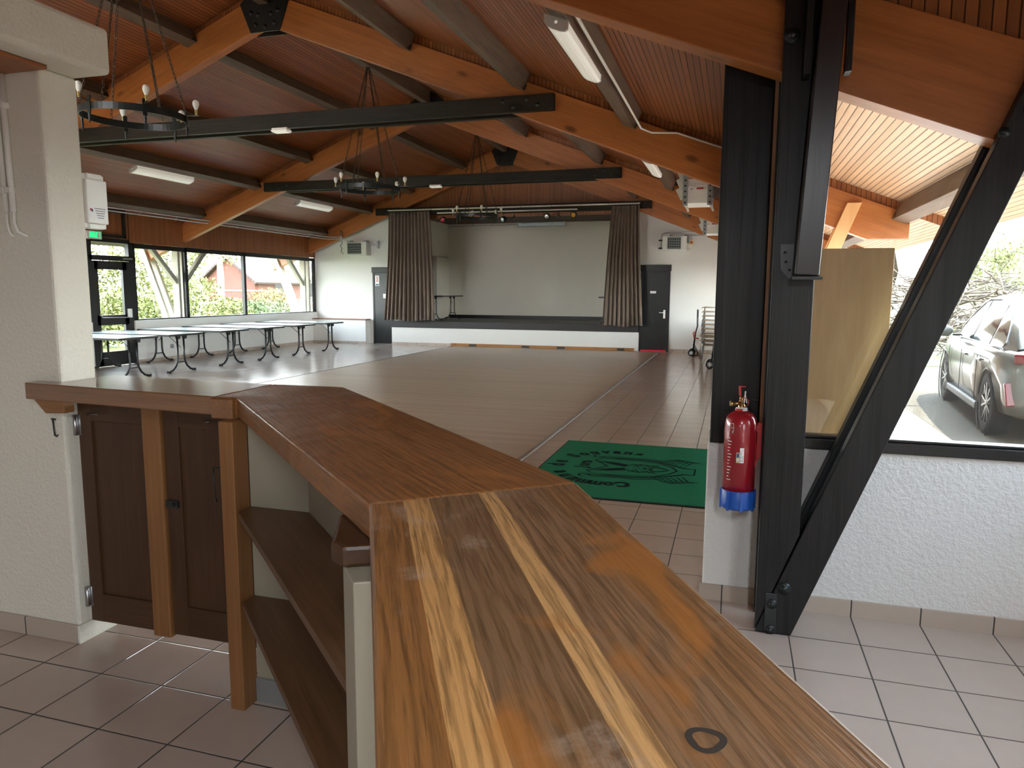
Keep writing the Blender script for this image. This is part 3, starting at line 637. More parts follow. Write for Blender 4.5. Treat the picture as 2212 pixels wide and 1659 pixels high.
t = tag(MB().box(-.09, .138, 3.70, 3.79, .822, 2.95).build('post', 'black', bevel=0.006), 'wide black post standing on the low white wall behind the fire extinguisher', 'post')
t = tag(MB().box(.139, .172, 3.70, 3.75, .85, 2.95).build('jamb_strip', 'rawwood'), 'pale raw wood strip between the two black posts', 'strip')

# purlins, ridge beam
TY = [3.55, 8.75, 14.05, 19.22]
bay = ['in the nearest bay', 'in the middle bay', 'in the bay next to the stage']
side = {1.7: 'outside under the right eave', -1.17: 'right slope lowest', -2.5: 'right slope middle', -3.98: 'right slope topmost',
        -7.28: 'left slope topmost', -8.83: 'left slope second from top', -10.13: 'left slope third from top', -11.6: 'left slope lowest inside', -13.25: 'outside under the left eave'}
for b in range(3):
    for x, s in side.items():
        D, N = (DR, NR) if x > XR else (DL, NL)
        O = V((x, (TY[b] + TY[b + 1]) / 2, zc(x))) - N * 0.1
        t = thing('purlin', 'dark purlin, ' + s + ', ' + bay[b], 'purlin', O, 0, 'purlins under the roof')
        L = TY[b + 1] - TY[b] - .15
        MB().frame_box(O, Y, D * -1, Y.cross(D * -1), L, .145, .20).build('timber', 'purlin', t, bevel=0.004)
        for s2 in (-1, 1):
            for sx in (-1, 1):
                mb = MB()
                c = O + Y * (s2 * L / 2) + D * (sx * .076)
                vs = [c - N * .1, c - N * .02, c - N * .1 - Y * (s2 * .12)]
                mb.add(vs + [v + D * sx * .004 for v in vs], [(0, 1, 2), (3, 5, 4), (0, 2, 5, 3), (1, 4, 5, 2), (0, 3, 4, 1)])
                mb.build('hanger', 'darkmetal', t)
    O = V((XR, (TY[b] + TY[b + 1]) / 2, 5.40))
    tag(MB().frame_box(O, Y, X * -1, Y.cross(X * -1), TY[b + 1] - TY[b] - .18, .14, .26).build('ridge_beam', 'purlin', bevel=.004), 'dark ridge beam at the top of the roof ' + bay[b], 'beam', 'ridge beams')

# ------------------------------------------------------------------ the bar
ZC = 1.175
def slab(mb, poly, O, al, ac, z0, z1, mi=0):
    O, al, ac = V((*O, 0)), V((*al, 0)).normalized(), V((*ac, 0)).normalized()
    pl = [((V((*p, 0)) - O).dot(al), (V((*p, 0)) - O).dot(ac)) for p in poly]
    n = len(poly)
    if sum(poly[i][0] * poly[(i + 1) % n][1] - poly[(i + 1) % n][0] * poly[i][1] for i in range(n)) < 0: poly = poly[::-1]; pl = pl[::-1]
    vs = [(x, y, z0) for x, y in poly] + [(x, y, z1) for x, y in poly]; gs = [(x, y, z0) for x, y in pl] + [(x, y, z1) for x, y in pl]
    return mb.add(vs, [list(range(n))[::-1], list(range(n, 2 * n))] + [(i, (i + 1) % n, n + (i + 1) % n, n + i) for i in range(n)], mi, gs)
A0, A1, B0, B1 = V((-.633, 1.175)), V((-.298, 1.443)), V((-1.722, 2.217)), V((-1.515, 2.617))
dM = (A0 - B0).normalized(); nM = V((-dM.y, dM.x)); dN = V((.476, -.8794)); nN = V((.8794, .476))
# flap
t = thing('bar_flap', 'left flap of the wooden bar top above the two half doors', 'bar flap', (-2.3, 2.42, 1.1))
slab(MB(), [(-2.846, 2.305), (-1.826, 2.222), (-1.842, 2.60), (-2.722, 2.65), (-2.722, 2.372), (-2.846, 2.374)], (-2.846, 2.25), (1, -.07), (.07, 1), 1.105, ZC).build('worktop', 'oak', t, bevel=0.004)
MB().prism([(-2.825, 1.104), (-2.765, 1.045), (-2.66, 1.05), (-2.66, 1.104)], (0, 2.372, 0), X, Z, .05).build('support_bracket', 'oakpost', t, bevel=0.004)
# middle counter
t = thing('bar_counter', 'middle diagonal section of the wooden bar with open shelves beneath', 'bar counter', (-1.2, 1.75, 0))
slab(MB(), [(-1.818, 2.222), tuple(B0), tuple(A0), tuple(A1), tuple(B1), (-1.836, 2.602)], tuple(B0), tuple(dM), tuple(nM), 1.105, ZC).build('worktop', 'barmid', t, bevel=0.005)
MB().box(-1.822, -1.728, 2.196, 2.30, 1.098, 1.172).build('corner_block', 'oak', t, bevel=0.004)
MB().box(-1.752, -1.692, 2.145, 2.228, 0, 1.10).build('end_panel', 'oakpost', t, bevel=0.003)
MB().box(-1.69, -1.44, 2.228, 2.26, 0.0, 1.10).build('back_panel', 'creampanel', t)
slab(MB(), [(-1.445, 2.23), (-.66, 1.478), (-.64, 1.50), (-1.425, 2.26)], (-1.44, 2.23), tuple(dM), tuple(nM), 0, 1.10).build('back_panel', 'creampanel', t)
MB().box(-1.69, -1.45, 2.216, 2.228, 0, .095).build('skirting', 'slat', t)
for z in (.77, .424):
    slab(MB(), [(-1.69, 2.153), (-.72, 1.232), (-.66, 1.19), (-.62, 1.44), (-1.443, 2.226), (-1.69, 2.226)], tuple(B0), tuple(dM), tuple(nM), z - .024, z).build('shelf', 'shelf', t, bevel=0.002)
# near counter
t = thing('bar_counter', 'nearest section of the wooden bar with worn pale and dark staves on top', 'bar counter', (-.2, .6, 0))
q = lambda a, b: tuple(A0 + dN * a + nN * b)
slab(MB(), [tuple(A0), q(2.0, 0), q(2.0, .428), tuple(A1)], tuple(A0), tuple(dN), tuple(nN), 1.105, ZC).build('worktop', 'barnear', t, bevel=0.006)
slab(MB(), [q(.055, .035), q(.055, .18), q(1.95, .18), q(1.95, .035)], q(0, 0), tuple(dN), tuple(nN), 0, 1.10).build('side_panel', 'creampanel', t, bevel=0.003)
slab(MB(), [(-.677, 1.151), (-.6166, 1.0816), (-.5287, 1.129), (-.589, 1.199)], q(0, 0), tuple(dN), tuple(nN), 0, 1.061).build('corner_post', 'creampanel', t, bevel=0.003)
slab(MB(), [(-.772, 1.302), (-.735, 1.34), (-.60, 1.21), (-.60, 1.165), (-.665, 1.13), (-.70, 1.15)], (-.77, 1.3), tuple(dM), tuple(nM), 1.062, 1.104).build('support_bracket', 'oakdark', t, bevel=0.008)
slab(MB(), [q(.10, -.01), q(.10, .03), q(.7, .03), q(.7, -.01)], q(0, 0), tuple(dN), tuple(nN), 0.0, .07).build('skirting', 'oakdark', t)
# burnt ring mark on the near worktop
c0 = V((-.008, .621)); mb = MB(); pts = []
for k in range(26):
    a = k / 26 * 2 * PI; r = .018 + .0012 * math.sin(3 * a); pts.append((c0.x + r * math.cos(a), c0.y + 1.05 * r * math.sin(a)))
n = len(pts); ins = [(c0.x + (x - c0.x) * (.62 + .05 * math.sin(i * .7)), c0.y + (y - c0.y) * (.62 + .05 * math.cos(i * .7))) for i, (x, y) in enumerate(pts)]
mb.add([(x, y, ZC + .0006) for x, y in pts] + [(x, y, ZC + .0006) for x, y in ins], [(i, (i + 1) % n, n + (i + 1) % n, n + i) for i in range(n)])
mb.build('burn_mark', 'burn', t)

# half doors under the flap
def half_door(label, x0, x1, s0, s1, hinge_left):
    t = thing('half_door', label, 'half door', (x0 if hinge_left else x1, 2.45, .08)); y = 2.45
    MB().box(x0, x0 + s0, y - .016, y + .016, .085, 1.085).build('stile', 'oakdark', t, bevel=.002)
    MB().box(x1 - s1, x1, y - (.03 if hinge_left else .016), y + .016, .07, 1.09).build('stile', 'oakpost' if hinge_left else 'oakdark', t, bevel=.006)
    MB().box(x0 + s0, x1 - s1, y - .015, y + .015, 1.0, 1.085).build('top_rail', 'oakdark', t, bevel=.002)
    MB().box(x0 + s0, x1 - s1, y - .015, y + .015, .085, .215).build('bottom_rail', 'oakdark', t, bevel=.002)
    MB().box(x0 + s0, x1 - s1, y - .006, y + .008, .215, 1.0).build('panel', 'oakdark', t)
    return t
t = half_door('left half door under the bar flap hinged on the white wall end', -2.715, -2.27, .07, .092, True)
for z in (.20, .98): MB().tube([(-2.722, 2.425, z - .045), (-2.722, 2.425, z + .045)], .010, 8).box(-2.73, -2.70, 2.432, 2.436, z - .045, z + .045).build('hinge', 'steel', t)
MB().tube([(-2.66, 2.428, 1.03), (-2.60, 2.415, 1.036), (-2.585, 2.412, 1.036)], .003, 5).build('hook', 'steel', t)
t = half_door('right half door under the bar flap next to the wooden post', -2.262, -1.72, .075, .06, False)
MB().box(-2.262, -2.20, 2.425, 2.434, .655, .685).tube([(-2.225, 2.425, .67), (-2.225, 2.415, .67)], .006, 6).build('latch', 'iron', t)
MB().tube([(-2.05, 2.432, 1.03), (-2.02, 2.42, 1.035)], .003, 5).build('hook_eye', 'steel', t)
t = tag(MB().tube([(-1.775, 2.135, .93), (-1.755, 2.128, .932), (-1.74, 2.13, .934)], .0028, 5).tube([(-1.768, 2.13, .93), (-1.766, 2.128, .88), (-1.762, 2.128, .815), (-1.757, 2.126, .81), (-1.757, 2.126, .82)], .003, 5).build('hook', 'iron'), 'small black hook on the wooden post between doors and shelves', 'hook')
t = tag(MB().tube([(-2.79, 2.372, 1.012), (-2.775, 2.36, 1.014), (-2.76, 2.365, 1.012)], .0035, 6).tube([(-2.777, 2.366, 1.012), (-2.775, 2.366, .975), (-2.772, 2.366, .942), (-2.76, 2.364, .938), (-2.755, 2.366, .946)], .0035, 6).build('hook', 'iron'), 'small black hook on the white wall end below the bar top', 'hook')

# fittings on the white wall end
def conduit(x0, lab, r, end):
    t = thing('conduit', lab, 'conduit', (x0, 2.37, 1.8))
    MB().tube([(x0, 2.368, 2.44), (x0 + .010, 2.368, 1.885)], r, 10).build('pipe', 'plastic', t)
    MB().tube([(x0 + .010, 2.368, 1.89), (x0 + .011, 2.366, 1.84), (x0 + .018 + end * .3, 2.366, 1.803), (x0 + .02 + end, 2.372, 1.79), (x0 + .025 + end, 2.384, 1.788)], r * .62, 8).build('cable_end', 'plastic', t)
    for z in (2.315, 1.975): MB().box(x0 - r - .004, x0 + r + .005, 2.352, 2.38, z - .012, z + .012).build('clip', 'plastic', t, bevel=.002)
conduit(-2.918, 'wider white conduit pipe on the wall end at upper left', .0125, .038)
conduit(-2.955, 'thinner white conduit pipe left of the wider one on the wall end', .0095, .004)
t = thing('junction_box', 'grey white electrical box with a printed label behind the white wall end', 'electrical box', (-2.75, 2.6, 1.83))
MB().box(-2.80, -2.742, 2.562, 2.68, 1.835, 2.07).build('back_box', 'plastic', t, bevel=.004)
MB().box(-2.745, -2.722, 2.565, 2.675, 1.855, 2.045).build('cover', 'plastic', t, bevel=.004)
for z in (1.832, 2.05):
    MB().box(-2.775, -2.73, 2.58, 2.66, z, z + .022).build('end_lip', 'plastic', t, bevel=.004)
l = MB().box(-2.722, -2.7212, 2.572, 2.668, 1.87, 1.93).build('label', 'paper', t)
mb = MB()
for i in range(5): mb.box(-2.7211, -2.7208, 2.60 + .004 * i, 2.66 - .003 * i, 1.922 - .010 * i - .0025, 1.922 - .010 * i, 0)
mb.ball((-2.7212, 2.582, 1.914), .006, 8, 1, (.1, 1, 1)); mb.box(-2.7211, -2.7207, 2.584, 2.592, 1.905, 1.917, 2); mb.build('label_print', ['ink', 'redink', 'bluedot'], l)

# ------------------------------------------------------------------ fire extinguisher
t = thing('fire_extinguisher', 'red fire extinguisher with a blue base hanging on the near black post', 'fire extinguisher', (.052, 3.5, .56))
c = (.052, 3.5, 0)
MB().lathe([(.0, .60), (.073, .60), (.0735, .93), (.072, .965), (.065, .992), (.052, 1.012), (.030, 1.024), (.022, 1.028), (0, 1.028)], c, n=36).build('cylinder', 'red', t)
bt = MB().lathe([(0, .562), (.070, .562), (.078, .568), (.0795, .575), (.0775, .648), (.0745, .652)], c, n=36)
for k in range(8):
    a = k / 8 * 2 * PI + .2; bt.frame_box(V(c) + V((math.cos(a) * .079, math.sin(a) * .079, .604)), Z, V((math.cos(a), math.sin(a), 0)), V((-math.sin(a), math.cos(a), 0)), .09, .006, .012)
bt.build('base_boot', 'blue', t)
nk = MB().lathe([(.031, 1.018), (.026, 1.036), (.021, 1.040)], c, n=20).build('neck_label', 'paper', t)
MB().lathe([(.0305, 1.022), (.0262, 1.035)], c, n=8, a0=-.6, a1=.5).build('neck_print', 'bluedot', nk); 
MB().lathe([(.0316, 1.024), (.0275, 1.034)], c, n=8, a0=3.6, a1=4.9).build('neck_print', 'redink', nk)
MB().lathe([(.016, 1.035), (.016, 1.05), (.011, 1.055), (.011, 1.085), (.008, 1.09), (0, 1.09)], c, n=14).tube([(.052, 3.5, 1.058), (.012, 3.488, 1.056)], .008, 8).tube([(.014, 3.489, 1.056), (.000, 3.485, 1.056)], [.011, .013], 10).build('valve', 'brass', t)
MB().beam((.062, 3.497, 1.06), (.066, 3.495, 1.115), .012, .006, (1, 0, 0)).beam((.066, 3.495, 1.095), (.074, 3.495, 1.06), .010, .005, (1, 0, 0)).build('carrying_handle', 'paper', t, bevel=.001)
MB().beam((.043, 3.495, 1.092), (.040, 3.492, 1.138), .018, .006, (1, .3, 0)).beam((.040, 3.492, 1.136), (.066, 3.494, 1.137), .018, .005).build('lever', 'redplain', t, bevel=.001)
MB().tube([(.07, 3.49, 1.085), (.095, 3.485, 1.080), (.12, 3.482, 1.076), (.125, 3.482, 1.071), (.10, 3.484, 1.070), (.075, 3.488, 1.078)], .0016, 5).build('safety_pin', 'darkmetal', t)
MB().tube([(.060 + .022 * math.cos(a), 3.48, 1.065 + .022 * math.sin(a)) for a in [i / 14 * 2 * PI for i in range(14)]], .0015, 5, closed=True).build('seal_ring', 'redplain', t)
def cyl_label(name, mat, a0, a1, z0, z1, r, par):
    return MB().lathe([(r, z0), (r, z1)], c, n=12, a0=a0, a1=a1).build(name, mat, par)
fa = math.atan2(-3.5, -.052)
lb = cyl_label('barcode_label', 'paper', fa + .02, fa + .27, .79, .86, .0742, t)
for i in range(9): cyl_label('bar', 'ink', fa + .05, fa + .11, .797 + i * .0055, .797 + i * .0055 + (.0022 if i % 3 else .0035), .0744, lb)
for i in range(4): cyl_label('bar', 'ink', fa + .17, fa + .22, .797 + i * .007, .8 + i * .007, .0744, lb)
cyl_label('small_print', 'ink', fa + .14, fa + .22, .848, .8495, .0744, lb)
lb = cyl_label('round_seal', 'gold', fa - .19, fa + .0, .79, .838, .0742, t); cyl_label('seal_emblem', 'bluedot', fa - .16, fa - .03, .815, .834, .0744, lb); cyl_label('seal_band', 'paper', fa - .17, fa - .02, .80, .81, .0744, lb)
pr = cyl_label('printed_frame', 'paper', fa - .62, fa - .42, .99 - .02, .972, .0738, t)
for (a0, a1, z0, z1) in ((-.44, -.42, .935, .972), (-.62, -.43, .950, .9515), (-.5, -.46, .925, .937)): cyl_label('printed_line', 'paper', fa + a0, fa + a1, z0, z1, .0740, pr)
for i in range(14): cyl_label('printed_line', 'paper', fa - .80, fa - .66 + .05 * ((i * 7) % 4), .90 - i * .015, .903 - i * .015, .0738, pr)
MB().box(.12, .145, 3.485, 3.515, .93, .96).box(.126, .145, 3.488, 3.512, .80, .97).build('wall_bracket', 'redplain', t)
MB().tube([(.122, 3.49, .87), (.128, 3.485, .80), (.118, 3.48, .76), (.105, 3.47, .75)], .004, 6).build('hose', 'redplain', t)

# ------------------------------------------------------------------ door mat
t = thing('door_mat', 'green door mat printed with a lynx crest and village name', 'door mat', (-.87, 6.36, 0))
MB().box(-1.60, -.125, 5.345, 7.375, 0, .012, 0, False).build('pile', 'matgreen', t)
fr = MB(); fr.box(-1.615, -.115, 5.325, 5.35, 0, .009); fr.box(-1.615, -.115, 7.37, 7.392, 0, .009); fr.box(-1.615, -1.595, 5.34, 7.38, 0, .009); fr.box(-.13, -.115, 5.34, 7.38, 0, .009); fr.build('rubber_edge', 'matedge', t)
def glyphs(txt, size, bold=0.012):
    cu = bpy.data.curves.new('t', 'FONT'); cu.body = txt; cu.size = size; cu.align_x = 'CENTER'; cu.offset = bold; cu.resolution_u = 3; cu.fill_mode = 'FRONT'
    o = bpy.data.objects.new('t', cu); COL.objects.link(o); dg = bpy.context.evaluated_depsgraph_get()
    me = bpy.data.meshes.new_from_object(o.evaluated_get(dg)); vs = [v.co.copy() for v in me.vertices]; fs = [list(p.vertices) for p in me.polygons]
    bpy.data.objects.remove(o); bpy.data.curves.remove(cu); bpy.data.meshes.remove(me); return vs, fs
MZ = .0132
def mp(u, v): return V((-.87 - v, 6.36 + u, MZ))          # u reads along +Y, v up is -X
word = 'Commune de Souvans'
for i, ch in enumerate(word):
    if ch == ' ': continue
    a = math.radians(201 - i * (222 / (len(word) - 1))); cu_, cv_, ra, rb = -.01, .12, .60, .46
    px, pv = cu_ + ra * math.cos(a), cv_ + rb * math.sin(a) * 1.05
    th = a - PI / 2
    vs, fs = glyphs(ch, .20, .012)
    MB().add([mp(px + (w.x * .80 * math.cos(th) - (w.y - .05) * math.sin(th)), pv + (w.x * .80 * math.sin(th) + (w.y - .05) * math.cos(th))) for w in vs], fs).build('letter', 'matink', t)
for ch, du in zip('Jura', (-.10, -.03, .035, .09)):
    vs, fs = glyphs(ch, .19, .010); MB().add([mp(w.x * .75 + du * 1.15 + .02, w.y * .85 + .33) for w in vs], fs).build('letter', 'matink', t)
def ribbon(mb, pts, w):
    P = [V((a, b, 0)) for a, b in pts]; n = len(P); L = []; R = []
    for i, p in enumerate(P):
        d = (P[min(i + 1, n - 1)] - P[max(i - 1, 0)]).normalized(); e = V((-d.y, d.x, 0)); ww = w * 1.5 * (1 if 0 < i < n - 1 else .4)
        L.append(mp(*(p + e * ww / 2).xy)); R.append(mp(*(p - e * ww / 2).xy))
    mb.add(L + R, [(n + i, n + i + 1, i + 1, i) for i in range(n - 1)])
cr = MB()
sh = [(-.30, .24), (-.21, .31), (0, .16), (.21, .31), (.30, .24), (.29, -.10), (.24, -.28), (.12, -.40), (0, -.45), (-.12, -.40), (-.24, -.28), (-.29, -.10), (-.30, .24)]
ribbon(cr, sh, .014)
for s in (-1, 1):
    ribbon(cr, [(s * .36, .30), (s * .33, .10), (s * .34, -.10), (s * .30, -.25), (s * .20, -.40), (s * .11, -.52), (s * .11, -.60)], .022)
    ribbon(cr, [(s * .40, .24), (s * .38, .05), (s * .39, -.12), (s * .34, -.30), (s * .25, -.42)], .014)
    for k in range(6): ribbon(cr, [(s * (.30 - k * .022), -.28 - k * .045), (s * (.40 - k * .012), -.36 - k * .04), (s * (.44 - k * .016), -.44 - k * .035), (s * (.41 - k * .012), -.48 - k * .035)], .012)
    ribbon(cr, [(s * (.37 + .05 * math.cos(k)), .30 + .05 * math.sin(k)) for k in [i * .5 for i in range(11)]], .013)
ribbon(cr, [(-.12, -.60), (.12, -.60)], .025)
cr.build('crest_outline', 'matink', t)
ly = MB()
def blob(pts): ly.add([mp(a, b) for a, b in pts], [list(range(len(pts)))])
for s in (-1, 1):
    blob([(s * .10, -.02), (s * .165, .12), (s * .175, .27), (s * .12, .20), (s * .06, .10), (s * .02, .01)][::s or 1])
    blob([(s * .15, .27), (s * .165, .23), (s * .145, .20)][::s])
    blob([(s * .055, -.09), (s * .085, -.075), (s * .075, -.105), (s * .05, -.11)][::s])
    for k in range(6): ribbon(ly, [(s * (.07 + .012 * (k % 2)), -.02 - k * .04), (s * (.12 + .015 * (k % 3)), -.05 - k * .045), (s * (.15 - .01 * k), -.12 - k * .035)], .016)
    for k in range(3): ribbon(ly, [(s * .03, -.03 + k * .035), (s * (.06 + .01 * k), .0 + k * .03)], .011)
    ribbon(ly, [(s * .02, -.20), (s * .08, -.26), (s * .05, -.33), (0, -.38)], .022)
blob([(-.025, -.155), (.025, -.155), (.012, -.185), (0, -.195), (-.012, -.185)][::-1])
ribbon(ly, [(0, -.19), (0, -.225)], .01); ribbon(ly, [(-.05, -.235), (0, -.225), (.05, -.235)], .01)
for k in range(14): ribbon(ly, [(.05 * math.sin(k * 2.4), -.06 - .012 * k), (.05 * math.sin(k * 2.4) + .016, -.075 - .012 * k)], .013)
ly.build('lynx_head', 'matink', t)

# ------------------------------------------------------------------ chandeliers
def chandelier(y, zr, tilt, label, rot):
    t = thing('chandelier', label, 'chandelier', (XR, y, 5.27), 0, 'ring chandeliers under the ridge')
    R = .51; tt = math.tan(math.radians(tilt)); c = V((XR, y, zr))
    def P(r, a, z): return c + V((r * math.cos(a), r * math.sin(a), z - r * math.cos(a) * tt))
    mb = MB(); n = 64; vs = []
    for k in range(n):
        a = 2 * PI * k / n
        vs += [P(R, a, -.035), P(R, a, .035), P(R - .010, a, .035), P(R - .010, a, -.035)]
    fs = []
    for k in range(n):
        a, b = k * 4, ((k + 1) % n) * 4
        fs += [(a, b, b + 1, a + 1), (a + 1, b + 1, b + 2, a + 2), (a + 2, b + 2, b + 3, a + 3), (a + 3, b + 3, b, a)]
    mb.add(vs, fs); ringo = mb.build('ring', 'iron', t)
    for k in range(6):
        a = rot + k * PI / 3; e = V((math.cos(a), math.sin(a), 0)); tn = V((-math.sin(a), math.cos(a), 0))
        b = MB(); p = P(R + .006, a, 0)
        b.frame_box(p + V((0, 0, .01)), Z, tn, e, .16, .040, .010)
        b.tube([p + e * .004 + V((0, 0, .08)), p - e * .012 + V((0, 0, .095)), p - e * .03 + V((0, 0, .085))], .006, 6)
        b.lathe([(.016, -.07), (.010, -.085), (.017, -.10), (.009, -.115), (.014, -.128), (.003, -.165), (0, -.17)], p, Z, 8)
        q = P(R + .105, a, .045)
        b.beam(P(R + .01, a, .04), q + e * .03, .020, .006)
        bo = b.build('arm', 'iron', t)
        MB().lathe([(.012, 0), (.012, .02), (.015, .022), (.015, .055), (.017, .057), (0, .058)], q, Z, 12).build('socket', 'brass', bo)
        MB().lathe([(.013, .052), (.016, .065), (.027, .088), (.033, .108), (.034, .122), (.030, .140), (.020, .153), (.008, .158), (0, .159)], q, Z, 18).build('bulb', 'bulb', bo)
    top = V((XR, y, 5.25))
    for k in range(6):
        a = rot + .28 + k * PI / 3; p0 = P(R - .004, a, .035); p1 = top + V((.03 * math.cos(a), .03 * math.sin(a), 0)); d = p1 - p0; L = d.length; d.normalize()
        s1 = d.cross(V((0, 1, .01))).normalized(); s2 = d.cross(s1); m = MB(); N = int(L / .046)
        for i in range(N):
            o = p0 + d * ((i + .5) * L / N); s = s1 if i % 2 else s2; ll = L / N * .68; ww = .0125
            pts = [o + d * (ll * math.sin(u)) + s * (ww * math.cos(u)) for u in [j / 8 * 2 * PI for j in range(8)]]
            m.tube(pts, .0042, 4, closed=True)
        m.build('chain', 'chain', t)
    MB().lathe([(.05, 0), (.05, -.02), (.02, -.04), (0, -.045)], (XR, y, 5.29), Z, 14).build('ceiling_hook', 'iron', t)
    return t
chandelier(6.36, 3.345, 1.2, 'nearest ring chandelier of black iron at upper left in front of the long tie beam', .42)
chandelier(11.50, 3.29, .6, 'middle ring chandelier of black iron hanging left of the picture centre', .15)
chandelier(16.91, 3.36, 0, 'farthest ring chandelier of black iron, hanging before the stage curtain rod', .0)

# ------------------------------------------------------------------ lamps
def batten(x, y0, y1, z, label, n, gname='lampwhite'):
    t = thing('fluorescent_lamp', label, 'ceiling lamp', (x, (y0 + y1) / 2, z), 0, 'strip lamps under the purlins')
    prof = [(-.085, .075), (-.082, .02), (-.06, .002), (-.03, -.006), (.03, -.006), (.06, .002), (.082, .02), (.085, .075)]
    slope = -K if x > XR else K
    pr = [(x + a, z + b + a * slope) for a, b in prof]
    MB().prism(pr, (0, y0 + .022, 0), X, Z, -(y1 - y0 - .044)).build('diffuser', 'lampwhite', t, bevel=.003)
    for yy in (y0, y1 - .022):
        e = MB(); e.prism([(x + a * 1.03, z + b * 1.03 + a * slope) for a, b in prof], (0, yy, 0), X, Z, -.022)
        eo = e.build('end_cap', 'lampgrey', t, bevel=.002)
        if yy == y0: MB().lathe([(.012, 0), (.010, .004), (0, .005)], (x, yy, z + .045), (0, -1, 0), 12).build('end_knob', 'lampwhite', eo)
    MB().box(x - .03, x + .03, y0 + .15, y1 - .15, z + .05, z + .066).build('mounting_plate', 'lampgrey', t)
    return t
batten(-1.25, 5.10, 6.40, 3.352, 'large white strip lamp under the right roof slope above the hall', 0)
batten(-1.25, 10.5, 11.8, 3.352, 'white strip lamp mostly hidden behind the right rafter of the second truss', 0)
batten(-10.22, 10.62, 12.08, 3.62, 'white strip lamp on the left roof slope near the electrical box', 0)
batten(-10.22, 15.68, 17.2, 3.62, 'white strip lamp on the left roof slope left of the middle chandelier', 0)
for y0 in (2.9, 4.9, 6.9):  # unseen strip lamps added to brighten the hall
    t = batten(-10.22, y0, y0 + 1.5, 3.62, 'added fill strip lamp on the left roof slope behind the white wall end, %s one' % {2.9: 'nearest', 4.9: 'middle', 6.9: 'farthest'}[y0], 0)
    l = bpy.data.lights.new('added_fill', 'AREA'); l.shape = 'RECTANGLE'; l.size = .14; l.size_y = 1.4; l.energy = 20; l.color = (1, .93, .82)
    lo = bpy.data.objects.new('added_fill', l); COL.objects.link(lo); lo.parent = t; lo.location = (0, 0, -.012)
t = batten(.62, -2.3, -.8, 2.72, 'added fill strip lamp under the boarded ceiling above the end of the bar', 0)  # unseen lamp added as fill for the bar, right floor and near rafter
l = bpy.data.lights.new('added_fill', 'AREA'); l.shape = 'RECTANGLE'; l.size = .14; l.size_y = 1.4; l.energy = 52; l.color = (.90, .95, 1)
lo = bpy.data.objects.new('added_fill', l); COL.objects.link(lo); lo.parent = t; lo.location = (0, 0, -.012)
MB().box(.60, .64, -1.8, -1.2, 2.77, zc(.62) + .005).build('mounting_bracket', 'lampgrey', t)
t = thing('fluorescent_lamp', 'grey strip lamp on the back wall of the stage', 'wall lamp', (-5.82, 22.2, 3.6))
MB().box(-6.56, -5.08, 22.16, 22.25, 3.56, 3.70).build('diffuser', 'slat', t, bevel=.02)
for a in (-6.6, -5.1): MB().box(a, a + .06, 22.14, 22.25, 3.55, 3.71).build('end_cap', 'lampgrey', t, bevel=.01)
tag(MB().tube([(-8.9, 22.235, 3.62), (-6.6, 22.235, 3.63)], .012, 6).build('conduit', 'galv'), 'thin grey conduit on the stage back wall left of the strip lamp', 'conduit')
for x, y, lab in ((-5.81, 8.60, 'flat white emergency lamp under the nearest tie beam'), (-5.85, 13.90, 'flat white emergency lamp under the middle tie beam')):
    t = thing('emergency_lamp', lab, 'emergency lamp', (x, y, 3.62), 0, 'emergency lamps on the tie beams')
    MB().box(x - .115, x + .115, y - .05, y + .05, 3.648, 3.68).build('housing', 'plastic', t, bevel=.006)
    MB().prism([(-.125, .012), (.125, .012), (.105, -.012), (-.105, -.012)], (x, y - .06, 3.637), X, Z, -.12).build('diffuser', 'lampwhite', t, bevel=.004)
# exit sign
t = thing('exit_sign', 'small green running man exit sign above the left glass door', 'exit sign', (-12.12, 11.53, 2.60))
MB().box(-12.14, -12.085, 11.34, 11.68, 2.545, 2.70).build('housing', 'plastic', t, bevel=.004)
g = MB().box(-12.085, -12.082, 11.385, 11.64, 2.57, 2.68).build('legend', 'green', t)
mb = MB(); x = -12.0815
mb.box(x, x + .001, 11.57, 11.62, 2.58, 2.67); mb.ball((x, 11.525, 2.662), .011, 8, 0, (.1, 1, 1))
for p, q_ in (((11.525, 2.645), (11.51, 2.615)), ((11.51, 2.615), (11.53, 2.59)), ((11.53, 2.59), (11.52, 2.575)), ((11.51, 2.615), (11.485, 2.595)), ((11.485, 2.595), (11.47, 2.597)), ((11.522, 2.64), (11.545, 2.625)), ((11.522, 2.64), (11.495, 2.635)), ((11.40, 2.625), (11.45, 2.625)), ((11.45, 2.625), (11.43, 2.645)), ((11.45, 2.625), (11.43, 2.605))):
    mb.beam((x, *p), (x, *q_), .002, .010, (1, 0, 0))
mb.build('running_man', 'paper', g)

# white cable along the right purlin
t = tag(MB().tube([(-1.06, 3.7, 3.345), (-1.06, 5.4, 3.345), (-1.055, 7.0, 3.34), (-1.06, 8.3, 3.345), (-.98, 8.62, 3.36), (-.7, 8.66, 3.35), (-.2, 8.66, 3.16)], .012, 6).build('cable', 'cable'), 'white cable running along the purlin beside the large strip lamp', 'cable')
# left pipes
for k, lab in ((0, 'upper grey pipe along the top of the left wall'), (1, 'lower grey pipe along the top of the left wall')):
    z = 3.10 - k * .055; x = -11.38 - k * .05
    t = thing('conduit', lab, 'pipe', (x, 14, z), 0, 'pipes along the left wall')
    MB().tube([(x, 9.0, z), (x, 18.95, z), (x + .06, 19.02, z), (-10.98 - .06 * k, 19.04 + .035 * k, z)], .014, 8).tube([(-10.97 - .06 * k, 19.04 + .035 * k, 3.28), (-10.97 - .06 * k, 19.04 + .035 * k, 2.95)], .014, 8).build('pipe', 'galv', t)
    for yy in range(10, 19): MB().box(x - .02, x + .02, yy - .012, yy + .012, z - .018, z + .026).build('pipe_clip', 'galv', t)

